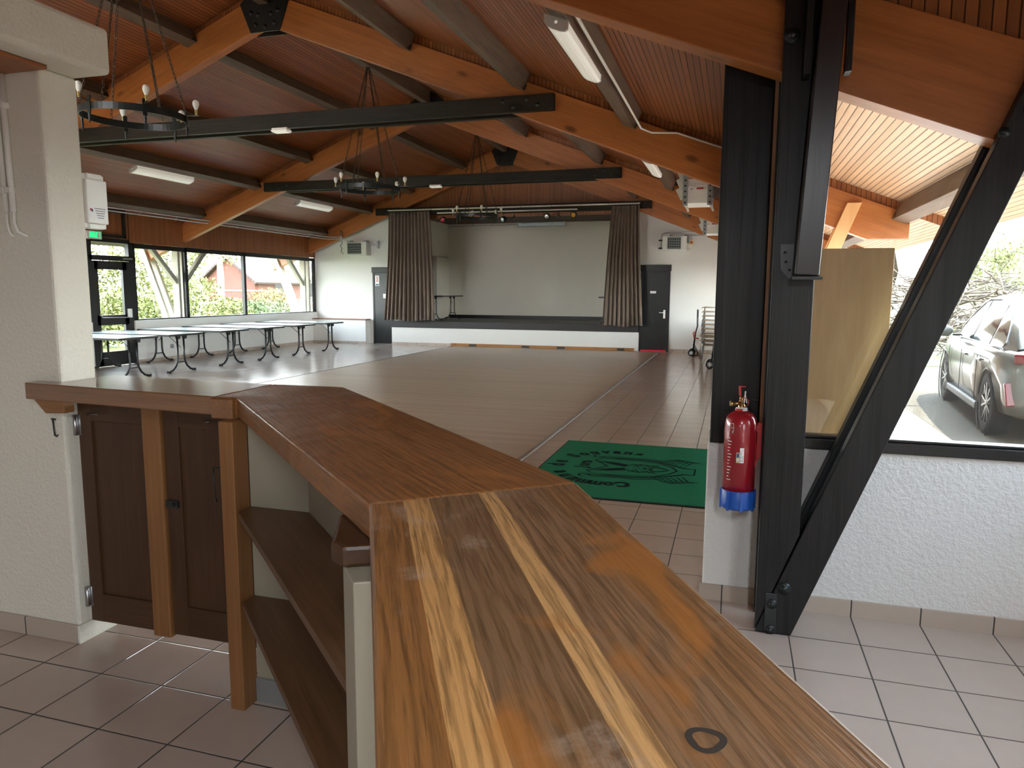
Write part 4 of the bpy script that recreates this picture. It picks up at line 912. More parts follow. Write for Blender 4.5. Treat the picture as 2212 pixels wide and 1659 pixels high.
# ------------------------------------------------------------------ heaters
def unit_heater(name, label, x0, x1, z0, z1, gx0, gx1, brk):
    t = thing(name, label, 'heater', ((x0 + x1) / 2, 19.4, z0)); y = 19.18
    MB().box(x0, x1, y, y + .30, z0, z1).build('casing', 'heater', t, bevel=.008)
    MB().box(gx0, gx1, y - .006, y + .002, z0 + .035, z1 - .035).build('grille', 'heatergrey', t)
    n = 5
    for i in range(n):
        zz = z0 + .06 + i * (z1 - z0 - .09) / (n - 1) * .95
        MB().beam((gx0, y - .02, zz), (gx1, y - .02, zz), .035, .006, (0, .6, 1)).build('louvre', 'slat', t)
    if not brk:
        for i in range(7): MB().box(gx0 + i * (gx1 - gx0) / 6 - .006, gx0 + i * (gx1 - gx0) / 6 + .006, y - .012, y - .004, z0 + .04, z1 - .04).build('grille_bar', 'slat', t)
    for a in (x0 + .12, x1 - .10):
        MB().box(a - .05, a + .05, y + .10, y + .298, z1 + .01, z1 + .05).build('bracket', 'galv', t)
    return t
t = unit_heater('unit_heater', 'white fan heater with dark louvres high on the far wall left of the stage', -11.0, -10.26, 2.58, 2.96, -10.86, -10.42, True)
MB().box(-10.28, -10.0, 19.38, 19.46, 2.87, 2.93).box(-10.04, -9.98, 19.36, 19.478, 2.78, 3.0).build('wall_arm', 'galv', t)
MB().tube([(-10.98, 19.1, 2.95), (-11.04, 19.08, 2.85), (-10.99, 19.08, 2.78), (-11.03, 19.1, 2.68), (-11.0, 19.17, 2.62)], .008, 6).build('flexible_hose', 'darkmetal', t)
t = unit_heater('unit_heater', 'white fan heater with barred grille high on the far wall right of the stage', -1.83, -1.24, 2.62, 2.98, -1.70, -1.37, False)
MB().tube([(-.1, 19.3, 3.10), (-1.75, 19.3, 3.07), (-1.85, 19.28, 3.04), (-1.87, 19.27, 2.95), (-1.87, 19.27, 2.68)], .016, 8).build('pipe', 'galv', t)
MB().tube([(-.1, 19.3, 3.02), (-1.30, 19.3, 3.0)], .016, 8).build('pipe', 'galv', t)
for z in (2.88, 2.68): MB().lathe([(.02, -.05), (.02, .05), (0, .05)], (-1.88, 19.25, z), X, 8).build('valve', 'darkmetal', t)
t = thing('switch', 'yellow isolator switch with a red knob beside the right fan heater', 'switch', (-1.12, 19.6, 2.8))
MB().box(-1.20, -1.13, 19.42, 19.478, 2.80, 3.0).build('mount', 'galv', t); MB().box(-1.165, -1.075, 19.40, 19.46, 2.77, 2.88).build('plate', 'yellow', t)
MB().lathe([(.028, 0), (.026, .03), (0, .032)], (-1.12, 19.40, 2.83), (0, -1, 0), 14).build('knob', 'redplain', t)
def side_heater(label, y, x0, x1, z0, z1, sc=1.0):
    t = thing('side_heater', label, 'heater', ((x0 + x1) / 2, y, z1 + .3)); w = x1 - x0
    MB().box(x0 + .10 * w, x1 - .06 * w, y, y + .55, z0 + .05, z1).build('casing', 'heater', t, bevel=.01)
    MB().prism([(x0 + .10 * w, z1), (x1 - .06 * w, z1), (x1 - .12 * w, z0 + .17), (x0 + .22 * w, z0 + .17)], (0, y - .012, 0), X, Z, -.03).build('front_plate', 'plastic', t, bevel=.004)
    for xx in (x0 + .10 * w, x1 - .19 * w):
        r = MB().box(xx, xx + .07, y - .035, y - .01, z0 + .02, z1 + .25).build('rail', 'slat', t, bevel=.003)
        for i in range(5): MB().lathe([(.014, 0), (0, .001)], (xx + .035, y - .036, z0 + .06 + i * .075), (0, -1, 0), 10).build('slot_hole', 'ink', r)
        MB().prism([(0, 0), (.05, 0), (.075, -.10), (.05, -.10)], (xx + .02, y - .02, z0 + .04), X, Z, -.05).build('foot', 'heater', t)
    lab = MB().box((x0 + x1) / 2 - .10, (x0 + x1) / 2 + .10, y - .046, y - .043, z0 + .22, z0 + .265).build('badge', 'paper', t)
    MB().prism([(0, 0), (.02, -.018), (.06, .006), (.02, -.006)], ((x0 + x1) / 2 - .09, y - .047, z0 + .245), X, Z, -.001).build('badge_tick', 'ink', lab); MB().box((x0 + x1) / 2 + .0, (x0 + x1) / 2 + .09, y - .048, y - .046, z0 + .232, z0 + .254).build('badge_print', 'redink', lab)
    for i in range(3): MB().beam((x0 - .02, y + .1, z0 + .18 + i * .13), (x0 + .10, y + .12, z0 + .24 + i * .13), .16, .05, (0, 1, 0)).build('fin', 'heater', t)
    for i in range(2): MB().beam((x1 - .05, y + .1, z0 + .16 + i * .12), (x1 + .07, y + .12, z0 + .26 + i * .12), .14, .02, (0, 1, 0)).build('fin', 'slat', t)
    for xx in (x0 + .2 * w, x1 - .2 * w): MB().tube([(xx, y + .28, z1), (xx, y + .28, zc(xx) + .01)], .01, 6).build('hanging_rod', 'galv', t)
    return t
side_heater('white suspended heater casing on the right below the second rafter, nearer one', 10.6, -.80, -.33, 2.74, 3.12)
side_heater('white suspended heater casing on the right close to the far wall, farther one', 15.6, -.72, -.30, 2.70, 3.04)

# ------------------------------------------------------------------ curtains, rods, spotlights
def curtain(label, xt0, xt1, xb0, xb1, z0, z1, folds, seed):
    rnd = random.Random(seed); nx, nz = folds * 10, 26; y0 = 19.02
    ph = [rnd.uniform(-.35, .35) for _ in range(folds + 2)]; am = [rnd.uniform(.6, 1.35) for _ in range(folds + 2)]
    vs = []
    for j in range(nz + 1):
        v = j / nz; sw = .02 * math.sin(v * 3.1)
        for i in range(nx + 1):
            u = i / nx; k = u * folds; f = int(k); fr = k - f
            A = (am[f] * (1 - fr) + am[f + 1] * fr) * (.030 + .045 * v)
            ww = .13 / folds * math.sin(2 * PI * (k + .22) + 1.5) * (.4 + v)
            uu = u + ww + ph[f] * .012 * v * math.sin(PI * u)
            x = (xt0 + (xt1 - xt0) * uu) * (1 - v) + (xb0 + (xb1 - xb0) * uu) * v + sw * (1 if xt0 < -6 else -1)
            vs.append((x, y0 + A * math.sin(2 * PI * k + ph[f] * v * 2) + .02 * math.sin(5 * u + 4 * v), z1 + (z0 - z1) * v + .02 * math.sin(9 * u) * v))
    fs = [(j * (nx + 1) + i, (j + 1) * (nx + 1) + i, (j + 1) * (nx + 1) + i + 1, j * (nx + 1) + i + 1) for j in range(nz) for i in range(nx)]
    t = thing('curtain', label, 'curtain', ((xt0 + xt1) / 2, y0, z0), 0, 'stage curtains')
    o = MB().add(vs, fs, 0, None, True).build('drape', 'curtain', t)
    so = o.modifiers.new('thick', 'SOLIDIFY'); so.thickness = .008
    for i in range(folds + 1):
        u = i / folds; MB().tube([(xt0 + .03 + (xt1 - xt0 - .06) * u, 18.985 + .029 * math.cos(a), 3.80 + .029 * math.sin(a)) for a in [k / 10 * 2 * PI for k in range(10)]], .003, 4, closed=True).build('curtain_ring', 'darkmetal', t)
    return t
curtain('brown stage curtain gathered at the left of the stage', -9.44, -8.18, -9.62, -8.10, .72, 3.752, 12, 3)
curtain('brown stage curtain gathered at the right of the stage', -3.12, -2.41, -3.30, -2.26, .68, 3.752, 9, 5)
t = thing('curtain_rod', 'long white curtain rod above the stage', 'curtain rod', (-5.9, 18.985, 3.80))
MB().tube([(-9.46, 18.985, 3.80), (-2.40, 18.985, 3.80)], .021, 10).build('rod', 'cable', t)
for x in (-9.45, -8.12, -7.6, -6.5, -5.55, -4.7, -3.9, -3.2, -2.405): MB().tube([(x, 18.985 + .025 * math.cos(a), 3.80 + .025 * math.sin(a)) for a in [k / 10 * 2 * PI for k in range(10)]], .0045, 5, closed=True).box(x - .008, x + .008, 18.98, 19.07, 3.815, 3.835).build('bracket', 'darkmetal', t)
t = thing('lamp_rail', 'shorter white lamp rail below the curtain rod', 'lamp rail', (-5.95, 18.9, 3.69))
MB().tube([(-7.92, 18.9, 3.685), (-4.0, 18.9, 3.685)], .018, 10).build('rail', 'cable', t)
for x in (-7.7, -4.2): MB().tube([(x, 18.9, 3.69), (x, 19.05, 3.72)], .007, 6).build('bracket', 'darkmetal', t)
def spot(x, z, mat, label, r=.085, dirv=(0, -1, -.25), kind='ball'):
    t = thing('stage_spotlight', label, 'spotlight', (x, 18.9, 3.67), 0, 'spotlights above the stage'); d = V(dirv).normalized(); c = V((x, 18.87, z))
    if kind == 'ball':
        MB().lathe([(.02, -r * 1.3), (r * .6, -r * 1.1), (r * .95, -r * .4), (r, .1 * r), (r * .92, r * .65), (r * .70, r * .66), (r * .68, r * .5)], c, d, 20).build('housing', 'iron', t)
        MB().lathe([(r * .69, r * .52), (r * .4, r * .60), (0, r * .63)], c, d, 18).build('lens', mat, t)
    else:
        MB().lathe([(0, -.07), (.025, -.07), (.032, .06), (.028, .065)], c, d, 14).build('housing', 'chrome', t); MB().lathe([(.027, .05), (0, .055)], c, d, 12).build('lens', 'clearlens', t)
    MB().tube([(x, 18.9, 3.663), (x, 18.89, z + r * .7)], .008, 6).build('yoke', 'iron', t)
spot(-7.73, 3.50, 'redlens', 'round spotlight with a red lens at the left end of the lamp rail')
spot(-6.0, 3.47, 'clearlens', 'round spotlight with a clear lens behind the farthest chandelier', dirv=(-.5, -1, -.4))
spot(-5.72, 3.50, 'clearlens', 'small tube spotlight just right of the farthest chandelier', .04, (-.2, -.6, -.8), 'tube')
spot(-4.80, 3.52, 'clearlens', 'round spotlight with a silver lens near the right end of the lamp rail')
spot(-4.49, 3.53, 'clearlens', 'small tube spotlight between the silver and amber spotlights', .04, (.3, -.5, -.8), 'tube')
spot(-4.08, 3.54, 'amber', 'round spotlight with an amber lens at the right end of the lamp rail', dirv=(-.15, -1, -.2))

# ------------------------------------------------------------------ folding tables
def folding_table(label, cx, cy, rz=0, z=0, half=1.055, w=.44):
    t = thing('folding_table', label, 'folding table', (cx, cy, z), rz, 'folding tables')
    MB().box(-half, half, -w, w, .7305, .736).build('tabletop', 'tabletop', t, False, .003)
    MB().box(-half - .004, half + .004, -w - .004, w + .004, .698, .7305).build('table_edge', 'tableedge', t, False, .003)
    for s in (1, -1):
        x = s * (half - .14)
        for e in (1, -1):
            pts = [(x, e * .085, .70), (x, e * .085, .30), (x, e * .10, .20), (x, e * .15, .11), (x, e * .23, .045), (x, e * .33, .022)]
            lo = MB().tube(pts, .019, 8).build('leg', 'tubeblack', t, False)
            MB().box(x - .028, x + .028, e * .30, e * .365, 0.0, .045).build('foot', 'tubeblack', lo, False, .006)
        MB().beam((x, -.10, .19), (x, .10, .19), .02, .02).build('crossbar', 'tubeblack', t, False)
        for e in (1, -1): MB().prism([(-.05, 0), (.05, 0), (.03, -.07), (-.03, -.07)], (x - .02, e * .085 + .02, .70), Y * 1.0, Z, .05).build('leg_bracket', 'tubeblack', t, False)
        MB().tube([(x, 0, .47), (x - s * .28, 0, .69)], .006, 5).build('brace', 'tubeblack', t, False)
    return t
where = ['nearest of the row, mostly behind the wall end', 'second from the wall end', 'third from the wall end', 'fourth from the wall end', 'fifth from the wall end', 'farthest of the row']
for i, y in enumerate((10.28, 11.43, 12.87, 14.18, 15.48, 16.85)):
    if i == 0: ft = folding_table('white folding table with black curved legs, ' + where[0], -11.02, y)
    else:
        c_ = copy_tree(ft); c_.location = (-11.02, y, 0); c_['label'] = 'white folding table with black curved legs, ' + where[i]
        c_.rotation_euler = (0, 0, (.004, .01, -.006, .008, -.012)[i - 1])
for x, lab in ((-8.50, 'folding table on the stage behind the left curtain'), (-3.27, 'folding table on the stage behind the right curtain')):
    c_ = copy_tree(ft); c_.location = (x, 20.75, .695); c_.rotation_euler = (0, 0, PI / 2); c_.scale = (.8, .70, 1); c_['label'] = lab; c_['group'] = 'tables on the stage'

# wall sockets
for (y, lab) in ((13.42, 'white wall socket under the left window behind the second table gap'), (17.05, 'white wall socket under the left window near the far tables')):
    t = thing('wall_socket', lab, 'socket', (-12.095, y, .30), 0, 'sockets on the left wall')
    MB().box(-12.10, -12.085, y - .045, y + .045, .255, .345).build('plate', 'slat', t, bevel=.004); MB().lathe([(.02, 0), (.018, -.004), (0, -.004)], (-12.084, y, .30), X, 12).build('socket_hole', 'lampgrey', t)

# ------------------------------------------------------------------ stacked chairs and hand trucks
def chair(label, group, loc, rz):
    t = thing('stacking_chair', label, 'chair', loc, rz, group)           # faces local +x
    vs = []; n = 10
    prof = [(.22, .432), (.20, .447), (.15, .452), (0, .445), (-.15, .44), (-.19, .445)]
    for th in (0, -.014):
        for a, z in prof:
            for k in range(7):
                yy = -.188 + .376 * k / 6; vs.append((a, yy, z + th - .012 * (1 - (yy / .188) ** 2) + (.0)))
    m = len(prof) * 7; fs = []
    for i in range(len(prof) - 1):
        for k in range(6):
            a = i * 7 + k; fs.append((a, a + 1, a + 8, a + 7)[::-1]); fs.append((m + a, m + a + 1, m + a + 8, m + a + 7))
    for k in range(6): fs += [(k, k + 1, m + k + 1, m + k), tuple(q + (len(prof) - 1) * 7 for q in (k + 1, k)) + tuple(m + q + (len(prof) - 1) * 7 for q in (k, k + 1))]
    for i in range(len(prof) - 1): fs += [(i * 7, m + i * 7, m + i * 7 + 7, i * 7 + 7), (i * 7 + 6, i * 7 + 13, m + i * 7 + 13, m + i * 7 + 6)]
    MB().add(vs, fs, 0, None, True).build('seat', 'seat', t, False)
    MB().frame_box(V((-.245, 0, .76)), Y, V((.17, 0, 1)).normalized(), V((1, 0, -.17)).normalized(), .33, .18, .012).build('backrest', 'seat', t, False, .004)
    for e in (1, -1):
        MB().tube([(.21, e * .262, .0), (.155, e * .20, .43), (-.16, e * .20, .43)], .0073, 6).build('leg', 'chrome', t, False)
        MB().tube([(-.25, e * .262, .0), (-.17, e * .20, .43), (-.186, e * .178, .475), (-.25, e * .178, .80)], .0073, 6).build('leg', 'chrome', t, False)
    return t
CH = {}
def stack(x, y, z0, n, dz, rz, desc, grp):
    for k in range(n):
        pos = 'lowest' if k == 0 else 'topmost' if k == n - 1 else ['second', 'third', 'fourth', 'fifth', 'sixth', 'seventh', 'eighth'][k - 1] + ' from the floor'
        lab = 'pale wooden stacking chair, %s in %s' % (pos, desc)
        loc = (x - .003 * k, y, z0 + k * dz)
        if 'c' not in CH: CH['c'] = chair(lab, grp, loc, rz); o = CH['c']
        else: o = copy_tree(CH['c']); o.location = loc; o.rotation_euler = (0, 0, rz); o['label'] = lab; o['group'] = grp
stack(-.47, 17.5, 0.0, 9, .098, PI, 'the tall corner stack', 'tall stack of chairs')
stack(-.46, 16.3, 0.0, 3, .098, PI + .1, 'the low stack nearer the post', 'low stack of chairs')
def hand_truck(label, x, y, s):
    t = thing('hand_truck', label, 'hand truck', (x, y, 0), 0, 'black hand trucks')
    for e in (-.16, .16):
        MB().tube([(.03, e, .08), (.07, e, .55), (.115, e, .74), (.11, e, 1.14)], .014, 8).build('rail', 'tubeblack', t, False)
        MB().tube([(.03, e, .30), (.16, e, .03)], .010, 6).build('brace', 'tubeblack', t, False)
        w = MB().lathe([(.055, -.018), (.078, -.018), (.082, -.008), (.082, .008), (.078, .018), (.055, .018)], (0, e * 1.25, .082), Y, 24).build('wheel', 'tyre', t, False)
        MB().lathe([(0, -.016), (.012, -.016), (.056, -.008), (.056, .008), (.012, .016), (0, .016)], (0, e * 1.25, .082), Y, 18).build('hub', 'plastic', w, False)
        h_ = MB()
        for k in range(6):
            a = k * PI / 3; h_.frame_box(V((.034 * math.cos(a), e * 1.25 + (-.012 if e < 0 else .012) * 1.2, .082 + .034 * math.sin(a))), V((-math.sin(a), 0, math.cos(a))), Y, V((math.cos(a), 0, math.sin(a))), .018, .006, .016)
        h_.build('hub_opening', 'ink', w, False)
    MB().tube([(.11, -.16, 1.13), (.11, .16, 1.13)], .014, 8).tube([(.07, -.16, .55), (.07, .16, .55)], .010, 8).build('crossbar', 'tubeblack', t, False)
    MB().box(.02, .26, -.19, .19, .02, .032).build('toe_plate', 'tubeblack', t, False)
    if s: MB().tube([(.06, -.17, .60), (.03, -.18, .56), (.05, -.18, .46), (.17, -.17, .43)], .016, 8).build('strap', 'redplain', t, False)
    return t
hand_truck('black hand truck with a red strap leaning by the chair stacks', -.97, 18.6, True)
o = hand_truck('black hand truck half hidden behind the black post, nearer than the chairs', -.44, 15.7, False)

# ------------------------------------------------------------------ board leaning outside the right window
t = tag(MB().frame_box(V((.535, 3.87, 1.315)), Z, X, Z.cross(X), .93, .36, .018).build('wooden_board', 'ply', bevel=.002), 'tall varnished wooden board standing behind the glass of the right window', 'board')

# ------------------------------------------------------------------ outside
struct('ground', MB().box(-90, 90, -60, 120, -.20, -.02, 0, False), 'gravel', 'sunlit pale gravel forecourt outside the right window', 'ground')
struct('ground_lawn', MB().box(-90, -13.2, -20, 110, -.03, -.005, 0, False), 'lawn', 'bright green lawn outside the left windows', 'lawn')
mb = MB().box(2.4, 14, 17.8, 60, -.03, -.004, 0, False); struct('ground_verge', mb, 'lawn', 'green grass verge behind the parked car', 'lawn')

def leaves(mb, c, rad, n, size, rnd, shell=.45, mi=0):
    for _ in range(n):
        while True:
            d = V((rnd.uniform(-1, 1), rnd.uniform(-1, 1), rnd.uniform(-1, 1)))
            if .05 < d.length < 1: break
        d = d.normalized() * (shell + (1 - shell) * rnd.random() ** .6)
        p = V(c) + V((d.x * rad[0], d.y * rad[1], d.z * rad[2]))
        if p.z < .02: p.z = .02 + rnd.random() * .1
        a = V((rnd.gauss(0, 1), rnd.gauss(0, 1), rnd.gauss(0, 1))).normalized(); b = a.orthogonal().normalized(); s = size * rnd.uniform(.6, 1.3)
        mb.add([p - a * s, p + b * s * .45, p + a * s, p - b * s * .45], [(0, 1, 2, 3)], mi)
def bush(label, x, y, rx, ry, h, n, size, mat, seed, cat='bush', name='bush', grp=None):
    rnd = random.Random(seed); t = thing(name, label, cat, (x, y, 0), 0, grp); mb = MB()
    for k in range(5):
        ox, oy = rnd.uniform(-.45, .45) * rx, rnd.uniform(-.45, .45) * ry
        leaves(mb, (x + ox, y + oy, h * rnd.uniform(.42, .55)), (rx * .7, ry * .7, h * .5), n // 5, size, rnd)
    mb.build('foliage', mat, t)
    st = MB()
    for k in range(7): 
        a = rnd.uniform(0, 6.28); st.tube([(x, y, 0), (x + math.cos(a) * rx * .3, y + math.sin(a) * ry * .3, h * .4), (x + math.cos(a) * rx * .6, y + math.sin(a) * ry * .6, h * .85)], [.03, .02, .008], 5)
    st.build('stem', 'bark', t); return t
def tree(label, x, y, h, r, n, size, mat, seed, trunk=.12, name='tree', grp=None, bark='bark', low=.35):
    rnd = random.Random(seed); t = thing(name, label, 'tree', (x, y, 0), 0, grp); tb = MB(); lf = MB()
    tb.tube([(x, y, 0), (x + .05, y, h * .35), (x - .04, y + .05, h * .7), (x, y, h)], [trunk, trunk * .8, trunk * .5, .02], 8)
    for k in range(16):
        a = rnd.uniform(0, 6.28); z0 = h * rnd.uniform(low, .9); L = r * rnd.uniform(.6, 1.1); up = rnd.uniform(.1, .6)
        p1 = V((x + math.cos(a) * L * .5, y + math.sin(a) * L * .5, z0 + L * .3 * up)); p2 = V((x + math.cos(a + .2) * L, y + math.sin(a + .2) * L, z0 + L * up))
        tb.tube([(x, y, z0), p1, p2], [trunk * .35, trunk * .2, .01], 5)
        for q_ in (p1, p2, (p1 + p2) / 2): leaves(lf, q_, (r * .30, r * .30, r * .26), n // 48, size, rnd, .1)
    tb.build('trunk', bark, t); lf.build('crown', mat, t); return t
# left side, seen through the windows
for i, (x, y, rx, ry, h, m) in enumerate(((-16.4, 15.6, 1.0, 1.0, 1.7, 'leafy'), (-16.6, 18.3, 1.0, 1.1, 1.6, 'leafy'), (-16.6, 21.2, 1.0, 1.1, 1.35, 'leafy'), (-17.6, 24.2, 1.0, 1.2, 1.15, 'leafg'), (-21.8, 30.6, 1.4, 1.5, 1.75, 'leafo'), (-19.8, 27.2, 1.1, 1.2, 1.1, 'leafg'))):
    lab = ['yellow green bush outside the glass door', 'yellow green bush outside the first window pane', 'yellow green bush outside the second window pane', 'low green bush before the pale trunk', 'orange tinted bush in front of the red house', 'low green bush left of the orange tinted one'][i]
    bush(lab, x, y, rx, ry, h, 3000, .06, m, 20 + i, grp='garden bushes')
tree('slender leafy tree outside the glass door', -20.0, 18.6, 4.6, 1.9, 5200, .07, 'leafy', 41, grp='garden trees', low=.12)
tree('spreading leafy tree outside the first window pane', -20.2, 22.4, 4.8, 1.9, 5200, .07, 'leafy', 42, grp='garden trees', low=.12)
tree('tall tree with a pale trunk outside the second window pane', -20.4, 25.5, 6.0, 1.6, 1500, .07, 'leafy', 43, .16, grp='garden trees', bark='greybeam', low=.25)
tree('tree with thin leaves left of the far red house', -30, 34, 6.0, 2.4, 2200, .10, 'leafy', 44, grp='garden trees')
def house(label, ox, oy, rz, L, Wd, he, hr, wall, seed):
    t = thing('house', label, 'house', (ox, oy, 0), rz, 'houses outside')
    MB().prism([(-Wd / 2, 0), (Wd / 2, 0), (Wd / 2, he), (0, hr), (-Wd / 2, he)], (0, 0, 0), Y, Z, L).build('walls', wall, t, False)
    for s in (1, -1):
        a = V((0, s * (Wd / 2 + .5), he - .5 * (hr - he) / (Wd / 2))); b = V((0, 0, hr)); d = (b - a).normalized(); nn = V((0, -d.z * -s, d.y * 1)) if False else X.cross(d) * (1 if X.cross(d).z > 0 else -1)
        m = MB(); m.frame_box((a + b) / 2 + V((L / 2, 0, 0)) + nn * .1, d.cross(nn), d, nn, L + .8, (b - a).length, .16, 0, False); m.build('roof_slope', 'rooftile', t, False)
    for k in range(2):
        w = MB().box(L * .25 + k * L * .4, L * .25 + k * L * .4 + 1.0, -Wd / 2 - .03, -Wd / 2 + .05, 1.0, 2.1, 0, False).build('house_window', 'carglass', t, False)
        MB().box(L * .25 + k * L * .4 - .08, L * .25 + k * L * .4 + 1.08, -Wd / 2 - .05, -Wd / 2 + .02, .93, 1.0, 0, False).build('window_sill', 'plastic', w, False)
    MB().box(L * .7, L * .7 + .5, -.3, .3, hr - .3, hr + .7, 0, False).build('chimney', wall, t, False)
    return t
house('red rendered house with a tiled roof beyond the garden', -38.0, 48.6, math.radians(78.5), 8, 5.6, 2.3, 4.05, 'redwall', 1)
t = thing('swing_frame', 'wooden playground frame on the lawn before the red house', 'playground frame', (-26.5, 35, 0))
for x, y in ((-27.2, 33.0), (-26.9, 33.9), (-26.2, 36.6), (-26.0, 37.4)): MB().tube([(x, y, 0), (x, y, 1.5)], .06, 6).build('post', 'woodpost', t)
MB().tube([(-27.3, 32.8, 1.5), (-25.9, 37.6, 1.5)], .06, 6).build('crossbeam', 'woodpost', t)
t = thing('garden_fence', 'low pale picket fence at the far edge of the lawn', 'fence', (-31, 38, 0))
for k in range(36):
    y = 28 + k * .55; x = -32 + k * .06
    MB().box(x - .03, x + .03, y - .13, y + .13, 0, .9).build('picket', 'slat', t)
MB().beam((-32.05, 27.8, .65), (-29.9, 47.6, .65), .03, .08).build('fence_rail', 'slat', t)

# right side
rnd = random.Random(5); mb = MB()
for k in range(900):
    u = rnd.uniform(-1, 1); w = rnd.uniform(-1, 1); hmax = 2.25 * math.sqrt(max(0, 1 - u * u * .85)) * (1 - .25 * abs(w))
    c = V((5.6 + u * 3.3, 21.5 + w * 1.5, rnd.uniform(.02, 1) ** .8 * hmax)); a = rnd.uniform(0, 6.28); L = rnd.uniform(.4, 1.3)
    d = V((math.cos(a), math.sin(a), rnd.gauss(0, .45))).normalized(); e = V((rnd.gauss(0, .12), rnd.gauss(0, .12), rnd.gauss(0, .12)))
    r = rnd.choice((.008, .012, .016, .03))
    p = [c - d * L / 2, c + e, c + d * L / 2]
    for q_ in p: q_.z = max(q_.z, .0)
    mb.tube(p, [r, r * .9, r * .4], 5)
o = mb.build('brush_pile', 'twig'); tag(o, 'large heap of dry cut branches beyond the parked car', 'brush pile', None, 'stuff')
bush('green bush in front of the brush pile left of the car', 3.0, 18.6, .8, .5, .7, 1600, .06, 'leafg', 71, grp='forecourt bushes')
bush('yellow green bush above the car roof at right', 11.2, 21.6, 1.2, 1.0, 2.4, 2400, .07, 'leafy', 72, grp='forecourt bushes')
tree('pale leafy tree far behind the brush pile', 10.2, 34, 4.6, 2.2, 2400, .10, 'leafy', 73, grp='forecourt trees')
tree('pale leafy tree at the far right behind the car', 14.5, 33, 5.0, 2.4, 2400, .10, 'leafy', 74, grp='forecourt trees')
tree('bare thin sapling in front of the brush pile', 7.4, 18.4, 3.0, .7, 240, .05, 'leafo', 75, .03, grp='forecourt trees')
house('low house with a brown tiled roof far behind the car', 8, 41, math.radians(-4), 14, 7, 1.6, 3.6, 'greybeam', 2)

# ------------------------------------------------------------------ the car
t = thing('car', 'silver car parked on the gravel outside the right window', 'car', (3.86, 10.85, -.02), math.atan2(.995, .10))
ST = [(-2.38, .62, .34, .80, .90), (-2.34, .80, .30, .86, .99), (-2.15, .90, .27, .90, 1.05), (-1.5, .935, .24, .92, 1.05), (-.6, .94, .22, .93, 1.03), (.3, .94, .22, .92, 1.01), (1.0, .94, .23, .90, 1.0), (1.5, .93, .24, .87, .98), (2.0, .87, .26, .80, .92), (2.28, .74, .30, .72, .82), (2.38, .55, .36, .62, .70)]
def section(w, zb, zs, zt): return [(0, zb), (w * .80, zb), (w * .95, zb + .05), (w * .985, zb + .2), (w * 1.0, (zb + zs) / 2 + .05), (w * .99, zs - .05), (w * .965, zs + .02), (w * .90, zs + .075), (w * .6, zt), (0, zt + .02)]
vs = []; fs = []; ns = 10
for x, w, zb, zs, zt in ST:
    h = section(w, zb, zs, zt); vs += [(x, y, z) for y, z in h] + [(x, -y, z) for y, z in h[-2:0:-1]]
R = 2 * ns - 2
for i in range(len(ST) - 1):
    for k in range(R): fs.append((i * R + k, i * R + (k + 1) % R, (i + 1) * R + (k + 1) % R, (i + 1) * R + k))
fs += [tuple(range(R))[::-1], tuple((len(ST) - 1) * R + k for k in range(R))]
body = MB().add(vs, [f[::-1] for f in fs], 0, None, True).build('body', 'carpaint', t, False)
cut = MB()
for x in (-1.47, 1.46): cut.lathe([(0, -1.2), (.395, -1.2), (.395, 1.2), (0, 1.2)], (x, 0, .345), Y, 32)
cu = cut.build('cutter', 'cartrim')
bm = bmesh.new(); bm.from_mesh(body.data); bmesh.ops.recalc_face_normals(bm, faces=bm.faces); bm.to_mesh(body.data); bm.free()
bm = bmesh.new(); bm.from_mesh(cu.data); bmesh.ops.remove_doubles(bm, verts=bm.verts, dist=.0002); bmesh.ops.recalc_face_normals(bm, faces=bm.faces); bm.to_mesh(cu.data); bm.free()
bo = body.modifiers.new('arch', 'BOOLEAN'); bo.operation = 'DIFFERENCE'; bo.object = cu; bo.solver = 'EXACT'
dg = bpy.context.evaluated_depsgraph_get(); cu.parent = None; 
cu.matrix_world = Matrix.Translation((3.86, 10.85, -.02)) @ Matrix.Rotation(math.atan2(.995, .10), 4, 'Z')
bpy.context.view_layer.update(); dg.update()
nm = bpy.data.meshes.new_from_object(body.evaluated_get(dg)); body.modifiers.clear(); body.data = nm; bpy.data.objects.remove(cu)
# cabin
CB = [(-2.12, 1.05, .60), (-1.75, 1.30, .60), (-1.2, 1.50, .62), (-.5, 1.585, .63), (.1, 1.575, .63), (.45, 1.50, .62), (.85, 1.28, .66), (1.28, 1.02, .72)]
def cab(x, zt, wt):
    zb = .96; wb = .86 if -2 < x < 1.2 else .80
    k = (zt - zb) / .62; wq = wb + (wt - wb) * min(1, k)
    return [(wb, zb), (wb + (wq - wb) * .6, zb + (zt - zb) * .58), (wq, zt - .045), (wq * .82, zt), (0, zt + .012)]
vs = []; fs = []
for x, zt, wt in CB:
    h = cab(x, zt, wt); vs += [(x, y, z) for y, z in h] + [(x, -y, z) for y, z in h[-2::-1]]
R = 9
for i in range(len(CB) - 1):
    for k in range(R - 1): fs.append((i * R + k, i * R + k + 1, (i + 1) * R + k + 1, (i + 1) * R + k))
o = MB().add(vs, fs, 0, None, True).build('roof', 'carpaint', t, False)
bm = bmesh.new(); bm.from_mesh(o.data); bmesh.ops.recalc_face_normals(bm, faces=bm.faces); bm.to_mesh(o.data); bm.free()
